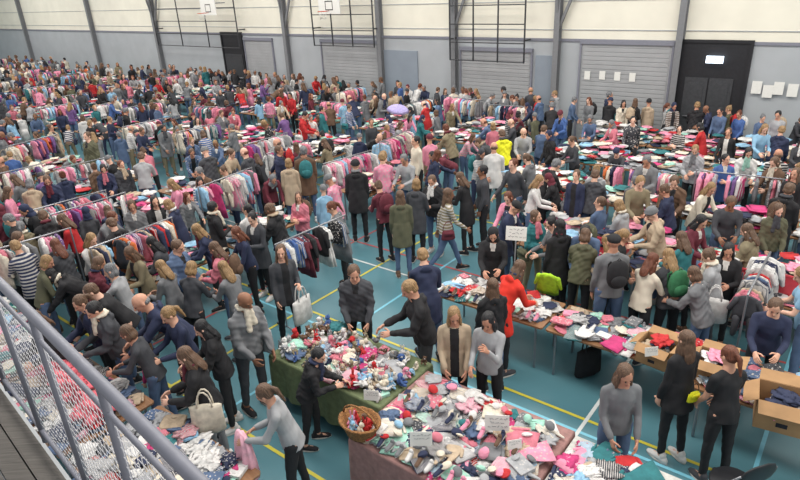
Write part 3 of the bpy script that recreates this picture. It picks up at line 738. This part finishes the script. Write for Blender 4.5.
# racks
rm=MB(); rm.limb((0,-.75,1.5),(0,.75,1.5),.014,.014,8); RAIL=rm.mesh('rail',[MET])
rm=MB(); rm.limb((0,0,.05),(0,0,1.5),.013,.013,8); POST=rm.mesh('post',[MET])
rm=MB(); rm.limb((-.24,0,.045),(.24,0,.045),.013,.013,8); FOOT=rm.mesh('foot',[MET])
rm=MB(); rm.ell((0,0,.025),(.02,.015,.025),8,6); CAST=rm.mesh('caster',[BLKP])
HI=[]
for i,(a,b,d,pal) in enumerate(RK):
    c=hw(a,b); x,y=proj(c+V((0,0,1.2)))
    if x<-60 or x>860: continue
    zs=1 if i<5 else R.uniform(.78,.96)
    r=bpy.data.objects.new('clothes_rack',None); COLL.objects.link(r); r.location=c; rz=-TH+(0 if d==1 else pi/2)+R.gauss(0,.10); r.rotation_euler=(0,0,rz); r.scale=(1,1,zs)
    obj('rail',RAIL,r)
    for s in(-1,1):
        obj('post',POST,r,(0,s*.74,0)); f_=obj('foot',FOOT,r,(0,s*.74,0))
        if i<6:
            for x_ in(-.24,.24): obj('caster',CAST,f_,(x_,0,0))
    pl=place(c+V((0,0,1.2))); tag(r,f"steel clothes rack of {dict(pink='mostly pink',dark='mostly dark',mix='mixed coloured')[pal]} garments {pl}",'clothes rack')
    off=-.68; run=R.choice(PAL[pal])
    while off<.69:
        if R.random()<.25: run=R.choice(PAL[pal])
        p=c+MX.Rotation(rz,3,'Z')@V((0,off,1.512*zs))
        HI.append((R.choice(HK),p,rz+R.gauss(0,.2),run if R.random()<.35 else R.choice(PAL[pal]),R.choice(['','','','','striped ','dotted ']),pl)); off+=R.uniform(.045,.08) if R.random()<.90 else .24
HI.sort(key=lambda q:dist(q[1])); bk=Bulk()
for i,(k,p,rz,c,pt,pl) in enumerate(HI):
    if i<300:
        s=R.uniform(.68,1.12); o=obj('hanging_'+k,HG[k,pt],None,p-V((0,0,.012)),(0,0,rz),C4(c),(s,1,s)); obj('hanger',HGR,o)
        tag(o,f"{c} {pt}{k} hanging on the rack {pl}",k,f"{c} {pt}{k}s on the rack {pl}")
    else: bk.add(LOW['h'+k],m4(p,rz,R.uniform(.66,1.12)),C4(c))
bk.done('hanging_clothes_on_far_racks',CLB,'dense rows of hanging clothes on the farther racks of the hall','hanging clothes')
ITEM.sort(key=lambda q:dist(q[1])); bk=Bulk(); cnt={'fold':0,'crum':0,'laid':0,'gbox':0}
for k,p,rz,c,pt,td in ITEM:
    if cnt[k]<298 :
        cnt[k]+=1
        if k=='gbox':
            o=obj('toy_box',GB,None,p,(0,0,rz),C4(c),R.uniform(.5,.85)); tag(o,f"{c} lidded toy box on the {td}",'box',f"{c} toy boxes on the {td}"); continue
        if k=='fold': me=FD[R.randrange(4),pt]; nm='folded_garment';w='folded garment'
        elif k=='crum': me=CR[R.randrange(8),pt]; nm='crumpled_garment';w='crumpled garment'
        else: g=R.choice(HK); me=FG[g,pt]; nm='laid_out_garment';w='laid out child '+g
        s=R.uniform(.5,.8); o=obj(nm,me,None,p,(R.uniform(-.14,.14),R.uniform(-.14,.14),rz),C4(c),(s,s,s*1.1))
        tag(o,f"{c} {pt}{w} on the {td}",'garment',f"{c} {pt}{w}s on the {td}")
    else:
        pr=LOW[k] if k!='crum' else R.choice(LOW['crum']); bk.add(pr,m4(p,rz,R.uniform(.75,1.1)),C4(c))
bk.done('clothes_heaps_on_far_tables',CLB,'heaps of colourful second hand clothes covering the farther tables','clothes')
# ------------------------------------------------------------------ plush toys, hats, basket, boxes, cards
def plush(kind):
    b=MB();mz=MB()
    b.ell((0,0,.10),(.075,.065,.09),14,10); b.ell((0,.015,.225),(.07,.065,.062),14,10)
    for s in(-1,1):
        if kind=='rabbit': b.limb((s*.03,0,.27),(s*.05,-.02,.38),.018,.022,8)
        elif kind=='bear': b.ell((s*.055,0,.275),(.024,.014,.024),8,6)
        else: b.limb((s*.06,.01,.25),(s*.085,.01,.19),.020,.026,8)
        b.limb((s*.06,.02,.15),(s*.10,.07,.09),.026,.028,8); b.limb((s*.045,.03,.035),(s*.07,.13,.03),.034,.036,8)
        mz.ell((s*.026,.072,.24),(.008,.006,.008),6,4,1)
    mz.ell((0,.075,.212),(.032,.022,.024),10,6,0); mz.ell((0,.097,.22),(.010,.007,.007),6,4,1)
    return b.mesh('plush_'+kind,[CL]),mz.mesh('muzzle',[INNER,EYE])
PL={k:plush(k) for k in('bear','rabbit','dog')}
t=TBL[0]
for i in range(14):
    for j in range(8):
        if R.random()<.12: continue
        a=t[0]+.08+(t[1]-t[0]-.16)*i/13+R.uniform(-.05,.05); b=t[2]+.10+(t[3]-t[2]-.20)*j/7+R.uniform(-.05,.05)
        kd=R.choice(list(PL)); c=R.choice(['white','cream','beige','brown','pink','white','grey','brown','white','silver','cream','azure','beige','blue','rose','red','khaki'])
        o=obj('plush_'+kd,PL[kd][0],None,hw(a,b,.77),(0,R.uniform(-.3,.3),-TH+pi+R.gauss(0,1.3)),C4(c),R.uniform(.28,.56)); obj('muzzle',PL[kd][1],o)
        if R.random()<.4: o.rotation_euler[0]=R.choice([-1.3,1.2]); o.location.z+=.035
        tag(o,f"{c} plush {kd} sitting among the toys on the green clothed table",'plush toy',f"{c} plush {kd}s on the toy table")
t=TBL[1]
for i in range(40):
    a=R.uniform(t[0]+.12,t[1]-.12);b=R.uniform(t[2]+.12,t[3]-.12);c=R.choice(['pink','white','red','teal','navy','cream','rose','grey','silver','azure','mint'])
    s=R.uniform(.45,.6); o=obj('knitted_hat',HM['beanie'],None,hw(a,b,.83),(R.uniform(-.6,.6),R.uniform(-.6,.6),R.uniform(0,6)),C4(c),(s,s,s*R.uniform(.35,.75)))
    tag(o,f"{c} knitted baby hat on top of the heap on the dusty pink table",'hat',f"{c} baby hats on the dusty pink table")
for i in range(44):
    c=R.choice(['pink','white','brown','navy','red','grey']); t=TBL[3] if i<14 else TBL[1]
    p=hw(t[0]+.12+(i%14)*.12,t[2]+.10,.80) if i<28 else hw(t[0]+.2+((i-28)//2)*.19,t[2]+.75+(i%2)*.07,.83)
    o=obj('child_shoe',SHOE,None,p,(0,0,-TH+pi+R.uniform(-.2,.2)),C4(c),.55); w='table behind the toy sellers' if i<14 else 'dusty pink table'
    tag(o,f"{c} child shoe lined up on the {w}",'shoe',f'{c} child shoes along the {w}')
b=MB(); n=28
def bring(r,z): return [V((r*1.25*cos(2*pi*j/n),r*sin(2*pi*j/n),z+(.004 if j%2 else -.004))) for j in range(n)]
b.rings([bring(.13,0)]+[bring(.13+.05*i/7+(.004 if i%2 else 0),.02+.14*i/7) for i in range(8)]+[bring(.195,.165),bring(.195,.18),bring(.17,.18),bring(.12,.03)])
p=G(360,424,.90); 
bo=obj('wicker_basket',b.mesh('wicker_basket',[WICK]),None,V((p.x,p.y,.78)),(0,0,-TH)); hh=MB(); hh.tube([(.225*cos(t),0,.17+.16*sin(t)) for t in np.linspace(0,pi,12)],.011,7); obj('handle',hh.mesh('handle',[WICK]),bo)
tag(bo,'round wicker basket with arched handle full of small toys','basket')
for i in range(7):
    kd=R.choice(list(PL)); c=R.choice(['brown','red','cream','pink','azure']); o=obj('plush_'+kd,PL[kd][0],None,bo.location+V((.09*cos(i*.9),.08*sin(i*.9),.07)),(R.uniform(-.4,.4),0,i),C4(c),.45); obj('muzzle',PL[kd][1],o); tag(o,f'small {c} plush {kd} peeking out of the wicker basket','plush toy',f'small {c} plush {kd}s in the basket')
def carton(w,d,h,mat=None):
    mat=mat or CARD; b=MB();t=.006
    b.box((-w/2,-d/2,0),(w/2,d/2,t)); b.box((-w/2,-d/2,0),(-w/2+t,d/2,h)); b.box((w/2-t,-d/2,0),(w/2,d/2,h)); b.box((-w/2,-d/2,0),(w/2,-d/2+t,h)); b.box((-w/2,d/2-t,0),(w/2,d/2,h))
    if mat!=CARD:
        b.box((-w/2-.012,-d/2-.012,h-.03),(w/2+.012,-d/2,h)); b.box((-w/2-.012,d/2,h-.03),(w/2+.012,d/2+.012,h)); b.box((-w/2-.012,-d/2,h-.03),(-w/2,d/2,h)); b.box((w/2,-d/2,h-.03),(w/2+.012,d/2,h))
        return b.mesh('crate',[mat],False)
    b.box((-.05,-d/2-.002,h*.2),(.05,-d/2,h*.35),1)
    fl=[]
    for sx,sy in((1,0),(-1,0),(0,1),(0,-1)):
        f=MB(); L=(d if sx else w)/2; o=V((sx*w/2,sy*d/2,h)); u=V((0,1,0)) if sx else V((1,0,0)); out=V((sx,sy,.35 if sy>0 or sx>0 else -.6)).normalized()*.15
        q=[o-u*L,o+u*L,o+u*(L-.01)+out,o-u*(L-.01)+out]; f.add([x for x in q]+[x+V((0,0,.005)) for x in q],[(0,1,2,3),(7,6,5,4),(0,4,5,1),(1,5,6,2),(2,6,7,3),(3,7,4,0)]); fl.append(f.mesh('flap',[CARD],False))
    return b.mesh('cardboard_box',[CARD,INK],False),fl
def stuffin(p,z,lb,s=.7):
    for q in range(6):
        c=R.choice(['white','pink','navy','beige','red']); g=obj('crumpled_garment',CR[q,''],None,V((p.x,p.y,z+.10+.035*q))+V((R.uniform(-.07,.07),R.uniform(-.04,.04),0)),(0,0,R.uniform(0,6)),C4(c),s); tag(g,f'{c} garment stuffed in the {lb}','garment',f'{c} garments in box {lb[:30]}')
BX=carton(.48,.38,.34)
for i,(x,y,z,lb) in enumerate(((782,412,.74,'open cardboard box of clothes at the right end of the wooden table'),(657,352,.74,'leftmost open cardboard box on the long wooden table'),(715,368,.74,'open cardboard box on the table behind the auburn haired shopper'))):
    p=G(x,y,z+.13); o=obj('cardboard_box',BX[0],None,V((p.x,p.y,z)),(0,0,-TH+R.uniform(-.2,.2)),None,1 if i<1 else .8)
    for f in BX[1]: obj('flap',f,o)
    tag(o,lb,'box'); stuffin(p,z,lb)
CRM=carton(.56,.38,.30,CRATE)
for (a,b),lb in (((-1.2,9.2),'pinkish red plastic crate of clothes on the table at right'),((-.35,9.25),'pinkish red plastic crate nearer the right photo edge'),((-3.0,9.2),'pinkish red plastic crate behind the shopper in silver coat')):
    p=hw(a,b); o=obj('storage_crate',CRM,None,V((p.x,p.y,.80)),(0,0,-TH+R.uniform(-.15,.15))); tag(o,lb,'crate'); stuffin(p,.85,lb,.85)
cm=MB(); cm.box((-.13,-.004,0),(.13,.004,.18)); cm.bar((0,.0,0),(0,.07,.0),.01,.01)
CM=cm.mesh('price_card',[WHT],False); stn=MB(); stn.limb((0,.01,-1.4),(0,.01,.02),.010,.010,8); STN=stn.mesh('stand',[MET])
for x,y,z,s,lb in((497,424,.95,.95,'white handwritten card propped on the dusty pink table centre'),(421,440,.94,.85,'white handwritten card propped near the wicker basket'),(371,396,.95,.65,'small white card at the corner of the plush toy table'),(516,234,1.50,1.2,'large white handwritten sign standing behind the lime jacket'),(515,445,.91,.55,'small white card lying right of the bigger handwritten card'),(652,352,1.08,.6,'small white card at the left end of the box table')):
    lt=MB()
    for r_ in range(2 if s<.9 else 3):
        w=R.uniform(.06,.10); x_=-w; z_=.14-.045*r_
        while x_<w:
            l_=R.uniform(.02,.045); pts=[V((x_+l_*i/4,-.006,z_+R.uniform(-.012,.012))) for i in range(5)]; lt.tube(pts,.0022,4); x_+=l_+.014
    p=G(x,y,z); o=obj('price_card',CM,None,p-V((0,0,.09*s)),(rad(-12),0,rad(R.uniform(-20,10))),None,s); obj('lettering',lt.mesh('lettering',[PEN],False),o); tag(o,lb,'sign')
    if s>1.1: obj('stand',STN,o)
P=who(262,386);J=JS['so']; hp_=wp(P,(J['wr'][0]+J['wr'][1])/2+V((0,.09,.02)))
mb=MB(); mb.loft([((0,0,.02),.09,.03,(1,0,0),(0,1,0)),((0,0,-.1),.14,.05,(1,0,0),(0,1,0)),((.02,0,-.3),.16,.07,(1,0,0),(0,1,0)),((.04,0,-.48),.18,.08,(1,0,0),(0,1,0))],24,wav=.5)
tag(obj('held_garment',mb.mesh('held_garment',[CL]),None,hp_,(0,.1,P['rot']+.5),(*lin((244,186,204)),1)),'pale pink garment held close by the shopper in silver sweater with a ponytail','garment')
p=G(548,286,1.0); tag(obj('draped_jacket',HG['jacket',''],None,p+V((0,0,.2)),(.5,.1,rad(-25)),C4('lime'),.8),'lime green jacket draped beside the shopper in the scarlet coat','jacket')
for i,(x,y,z) in enumerate(((62,372,.84),(80,392,.84),(70,384,.93),(98,410,.84))):
    p=G(x,y,z); tag(obj('coral_jacket',CR[i%8,''],None,p,(R.uniform(-.3,.3),R.uniform(-.3,.3),i*1.3),(*lin((226,108,122)),1),(1.25,1.25,2.4)),'coral pink jacket bunched up in the heap behind the railing mesh','jacket','coral pink jackets bunched behind the railing')
n=16
cn=MB(); rr=[[V((r*cos(2*pi*j/n),r*sin(2*pi*j/n),z-(0.03*r if j%2 else 0))) for j in range(n)] for r,z in((.02,.22),(.2,.18),(.38,.09),(.48,0))]; cn.rings(rr+[rr[3],[q-V((0,0,.006)) for q in rr[2]],[q-V((0,0,.006)) for q in rr[1]]])
pu=G(398,110,2.05); uo=obj('umbrella',cn.mesh('umbrella',[CL]),None,pu,(rad(12),rad(8),0),(*lin((170,160,210)),1),.62); sh=MB(); sh.limb((0,0,-.75),(0,0,.27),.008,.008,6); sh.tube([(0,0,-.75),(.03,0,-.80),(.06,0,-.76)],.012,6); obj('shaft',sh.mesh('shaft',[MET]),uo)
tag(uo,'open lilac umbrella raised above the crowd in the middle of the hall','umbrella')
# ------------------------------------------------------------------ the hall
mb=MB(); mb.box((-56,.75,-.1),(16,WB,0)); struct('floor',mb,[FLR])
mb=MB(); mb.box((-56,WB,0),(16,WB+.3,3.1),0); mb.box((-56,WB+.02,3.1),(16,WB+.3,10),1)
for i in range(8): mb.box((-56,WB-.005,3.4+i*.85),(16,WB+.03,3.42+i*.85),0)
struct('wall_back',mb,[GPAN,CREAM])
mb=MB(); mb.box((-56.3,.4,0),(-56,WB+.3,3.1)); mb.box((-56.3,.4,3.1),(-56.02,WB+.3,10),1); struct('wall_left',mb,[GPAN,CREAM])
mb=MB(); mb.box((16,.4,0),(16.3,WB+.3,3.1)); mb.box((16.02,.4,3.1),(16.3,WB+.3,10),1); struct('wall_right',mb,[GPAN,CREAM])
mb=MB(); mb.box((-56,WB-.04,3.06),(16,WB,3.14)); struct('trim_1',mb,[GREYP])
tn=2
for x in(24,92,156,286,381,456,560,684):
    a,_=on_wall(x,20); mb=MB(); mb.box((a-.09,WB-.24,0),(a+.09,WB-.22,9)); mb.box((a-.09,WB-.03,0),(a+.09,WB,9)); mb.box((a-.015,WB-.23,0),(a+.015,WB-.02,9))
    if x in(156,286,456,560): mb.bar((a,WB-.12,3.4),(a+1.3,WB-.12,6.5),.08,.08); mb.bar((a,WB-.12,3.4),(a-.0,WB-.6,6.2),.06,.06)
    struct(f'trim_{tn}',mb,[COLP]); tn+=1
mb=MB(); mb.box((-56,WB-.22,5.6),(16,WB-.1,5.75)); struct(f'trim_{tn}',mb,[COLP]); tn+=1
dn=1
for x0,x1,yt in((322,378,42),(462,532,50),(583,674,40),(245,272,40)):
    a0,z=on_wall(x0,yt);a1,_=on_wall(x1,yt); mb=MB(); z=min(z,3.0); q=.05
    mb.box((a0,WB-.04,0),(a1,WB,z))
    while q<z-.08: mb.box((a0+.05,WB-.052,q),(a1-.05,WB-.03,q+.09)); q+=.13
    mb.box((a0-.06,WB-.08,0),(a0,WB,z+.06),1); mb.box((a1,WB-.08,0),(a1+.06,WB,z+.06),1); mb.box((a0-.06,WB-.10,z),(a1+.06,WB,z+.12),1)
    struct(f'door_{dn}',mb,[SHUT,GREYP]); dn+=1
for x0,x1 in((385,418),(536,556)):
    a0,_=on_wall(x0,60);a1,_=on_wall(x1,60); mb=MB(); mb.box((a0,WB-.05,0),(a1,WB,2.6)); o=struct(f'door_{dn}',mb,[DOORM]); dn+=1
    h=MB(); h.tube([(a1-.12,WB-.10,1.0),(a1-.24,WB-.10,1.0)],.012); struct('door_handle',h,[MET],True,o)
def dark_door(x0,x1,ytop,leaves):
    global dn
    a0,z=on_wall(x0,ytop);a1,_=on_wall(x1,ytop); z=min(z,3.1); mb=MB(); mb.box((a0,WB-.05,0),(a1,WB-.0,z)); mb.box((a0-.08,WB-.09,0),(a0,WB,z+.08),0); mb.box((a1,WB-.09,0),(a1+.08,WB,z+.08),0); mb.box((a0,WB-.09,z),(a1,WB,z+.08),0)
    o=struct(f'door_{dn}',mb,[BLKP]); dn+=1; w=(a1-a0-.5)/leaves if leaves>1 else a1-a0-.1; s=(a0+a1)/2-w*leaves/2
    for i in range(leaves):
        l=MB(); l.box((s+i*w+.02,WB-.075,.02),(s+(i+1)*w-.02,WB-.05,2.15)); l.box((s+i*w+.12,WB-.085,.3),(s+(i+1)*w-.12,WB-.075,2.0)); q=struct('door_leaf',l,[FRP],False,o)
        h=MB(); h.tube([(s+i*w+.1,WB-.13,1.05),(s+(i+1)*w-.1,WB-.13,1.05)],.02); struct('push_bar',h,[MET],True,q)
    return a0,a1
dark_door(222,241,33,1); a0,a1=dark_door(681,752,40,2)
a,z=on_wall(716,59); r=obj('exit_sign',None,None,hw(a,WB-.16,z),(0,0,-TH),None,.72)
mb=MB(); mb.box((-.30,-.04,-.13),(.30,.06,.13)); obj('sign_case',mb.mesh('sign_case',[EXITW],False),r)
mb=MB(); mb.bar((-.20,-.045,.0),(-.06,-.045,.0),.03,.01); mb.bar((-.16,-.045,.05),(-.21,-.045,0),.03,.01); mb.bar((-.16,-.045,-.05),(-.21,-.045,0),.03,.01)
mb.ell((.06,-.045,.075),(.02,.006,.02),8,5); mb.bar((.06,-.045,.05),(.05,-.045,-.02),.035,.01); mb.bar((.05,-.045,-.02),(.10,-.045,-.09),.02,.01); mb.bar((.05,-.045,-.02),(.0,-.045,-.08),.02,.01); mb.bar((.06,-.045,.04),(.11,-.045,.0),.015,.01); mb.bar((.06,-.045,.04),(.01,-.045,.01),.015,.01)
obj('pictogram',mb.mesh('pictogram',[EXITG],False),r); tag(r,'lit emergency exit sign with running figure above the black double door','exit sign')
pm=MB(); pm.box((-.15,-.004,-.21),(.15,.004,.21)); PM=pm.mesh('paper_notice',[WHT],False)
for i,(x,y) in enumerate(((588,75),(603,75),(618,76),(633,77),(757,87),(768,91),(779,88),(793,90))):
    a,z=on_wall(x,y); o=obj('paper_notice',PM,None,hw(a,WB-.07,z),(0,0,-TH),None,.62 if i<4 else .8); 
    tag(o,(['first','second','third','fourth'][i%4]+(' white paper notice from the left on the shutter' if i<4 else ' white paper notice right of the black double door')),'notice')
for x0,x1,y0,y1,lb in((457,533,-20,58,'dark tubular sports frame folded against the wall over the ribbed shutters'),(166,238,-20,44,'dark tubular sports frame on the wall left of the dark door'),(322,378,-20,44,'dark tubular sports frame beside the right basketball board')):
    a0,zb=on_wall(x0,y1);a1,zt=on_wall(x1,y0); zt=min(zt+.3,7); r=obj('sports_frame',None,None,hw(a0,WB-.45,zb),(0,0,-TH)); w=a1-a0;h=zt-zb
    for x in(0,w*.33,w*.66,w):
        q=MB(); q.limb((x,0,0),(x,0,h),.03,.03,8); obj('post',q.mesh('post',[FRP]),r)
    k=0
    while k<h:
        q=MB(); q.limb((0,0,k),(w,0,k),.02,.02,6); obj('crossbar',q.mesh('crossbar',[FRP]),r); k+=.6
    for x in(0,w):
        for zz in(.8,.25):
            q=MB(); q.limb((x,0,h*zz),(x,.43,h*zz),.03,.03,6); obj('wall_bracket',q.mesh('wall_bracket',[FRP]),r)
    tag(r,lb,'sports frame')
for x,y,lb in((208,7,'white basketball board with orange hoop, left one of two'),(329,4,'white basketball board with orange hoop, right one of two')):
    a,z=on_wall(x,y,WB-1.3); r=obj('basketball_board',None,None,hw(a,WB-1.3,z),(0,0,-TH),None,(.62,1,.7))
    q=MB(); q.box((-.9,-.02,-.5),(.9,.02,.55)); obj('backboard',q.mesh('backboard',[WHT],False),r)
    q=MB(); q.add([(-.32,-.025,-.32),(.32,-.025,-.32),(.32,-.025,.17),(-.32,-.025,.17),(-.27,-.025,-.27),(.27,-.025,-.27),(.27,-.025,.12),(-.27,-.025,.12)],[(0,1,5,4),(1,2,6,5),(2,3,7,6),(3,0,4,7)]); obj('target_square',q.mesh('target_square',[BLKP],False),r)
    q=MB(); q.tube([(.23*cos(t),-.38+.23*sin(t),-.35) for t in np.linspace(pi/2,2.5*pi,17)]+[(0,0,-.35)],.014); hoop=obj('hoop',q.mesh('hoop',[ORG]),r)
    q=MB()
    for k in range(12):
        t=k*pi/6; q.tube([(.22*cos(t),-.38+.22*sin(t),-.36),(.15*cos(t+.3),-.38+.15*sin(t+.3),-.58),(.12*cos(t),-.38+.12*sin(t),-.75)],.006,4)
    obj('net',q.mesh('net',[WHT]),hoop)
    for s in(-1,1):
        q=MB(); q.limb((s*.3,.02,.2),(s*.3,.80,.2),.03,.03,6); obj('wall_bracket',q.mesh('wall_bracket',[GREYP]),r)
    tag(r,lb,'basketball board')
def line(p,q,w,mat):
    global tn
    (a0,b0),(a1,b1)=p,q; mb=MB(); d=V((a1-a0,b1-b0,0)).normalized(); s=V((-d.y,d.x,0))*w/2
    P0=V((a0,b0,0));P1=V((a1,b1,0)); z=.002+.0002*tn; mb.add([P0-s+V((0,0,z)),P1-s+V((0,0,z)),P1+s+V((0,0,z)),P0+s+V((0,0,z))],[(0,1,2,3)]); struct(f'trim_{tn}',mb,[mat]); tn+=1
for b,mt in((3.35,LYEL),(5.7,LBLU),(8.6,LRED),(5.95,LYEL),(7.9,LWHT),(11.0,LYEL)): line((-50,b),(12,b),.045,mt)
for a,mt in((-7.0,LYEL),(-5.9,LBLU),(-8.2,LRED),(-2.0,LWHT),(-12.2,LYEL),(-.2,LBLU),(-18,LRED)): line((a,1),(a,19),.045,mt)
# ------------------------------------------------------------------ balcony
A=G(0,283,3.8);B=G(195,478,3.8); dd=(B-A).normalized(); L0=-3.0; L1=(B-A).length+2.0; ZF=2.6
def rl(s,z,off=0): 
    nrm=V((-dd.y,dd.x,0)); p=A+dd*s+nrm*off; return V((p.x,p.y,z))
r=obj('railing',None,None,rl(0,ZF)); inv=-r.location
def RP(name,mb,mat): 
    me=mb.mesh(name,[mat]); me.transform(MX.Translation(inv)); return obj(name,me,r)
q=MB(); q.limb(rl(L0,3.8),rl(L1,3.8),.024,.024,12); RP('handrail',q,GREYP)
q=MB(); q.limb(rl(L0,3.66),rl(L1,3.66),.012,.012,8); RP('middle_rail',q,GREYP)
q=MB(); q.limb(rl(L0,ZF+.09),rl(L1,ZF+.09),.014,.014,8); RP('bottom_rail',q,GREYP)
s=L0+.35
while s<L1:
    q=MB(); q.bar(rl(s,ZF),rl(s,3.79),.028,.022); RP('post',q,GREYP)
    s+=.78
q=MB(); zb=ZF+.1; hgt=3.66-zb     # welded grid: horizontal and upright wires
z=zb+.05
while z<3.65:
    q.limb(rl(L0,z,.004),rl(L1,z,.004),.0014,.0014,4,caps=((),())); z+=.05
s=L0
while s<L1:
    q.limb(rl(s,zb),rl(s,3.66),.0014,.0014,4,caps=((),())); s+=.05
RP('wire_mesh',q,mk('wire','rgb',(215,215,220),rough=.5,bump=0,vary=.05)); tag(r,'grey metal railing with wire mesh along the balcony at lower left','railing')
q=MB(); k=0
while k<14:
    off=-.03-k*.12; v=[rl(L0,ZF,off),rl(L1,ZF,off),rl(L1,ZF,off-.112),rl(L0,ZF,off-.112)]; q.add(v+[p-V((0,0,.05)) for p in v],[(0,1,2,3),(7,6,5,4),(0,4,5,1),(1,5,6,2),(2,6,7,3),(3,7,4,0)]); k+=1
me=q.mesh('floor_balcony',[PLAT],False); o=obj('floor_balcony',me); o['kind']='structure'
q=MB(); v=[rl(L0,ZF-.05,-.0),rl(L1,ZF-.05,0),rl(L1,ZF-.05,-.25),rl(L0,ZF-.05,-.25)]; q.add(v+[p-V((0,0,ZF-.05)) for p in v],[(0,1,2,3),(7,6,5,4),(0,4,5,1),(1,5,6,2),(2,6,7,3),(3,7,4,0)]); o=obj('wall_front',q.mesh('wall_front',[GPAN],False)); o['kind']='structure'
for l,os in REG.items():
    if len(os)>1:
        for o in os:
            if 'group' not in o: o['group']='alike: '+l
# ------------------------------------------------------------------ light
w=bpy.data.worlds.new('world'); bpy.context.scene.world=w; w.use_nodes=True; w.node_tree.nodes['Background'].inputs[0].default_value=(.97,.98,1,1); w.node_tree.nodes['Background'].inputs[1].default_value=.56
for a in(-44,-33,-22,-12,-3,6):
    for b in(5,14):
        l=bpy.data.lights.new('hall_light','AREA'); l.shape='RECTANGLE'; l.size=7; l.size_y=2.6; l.energy=510; l.color=(1,.95,.87)
        o=bpy.data.objects.new('hall_light',l); COLL.objects.link(o); o.location=hw(a,b,8.6); o.rotation_euler=(0,0,-TH)
vs=bpy.context.scene.view_settings
try: vs.view_transform='Standard'
except Exception: pass
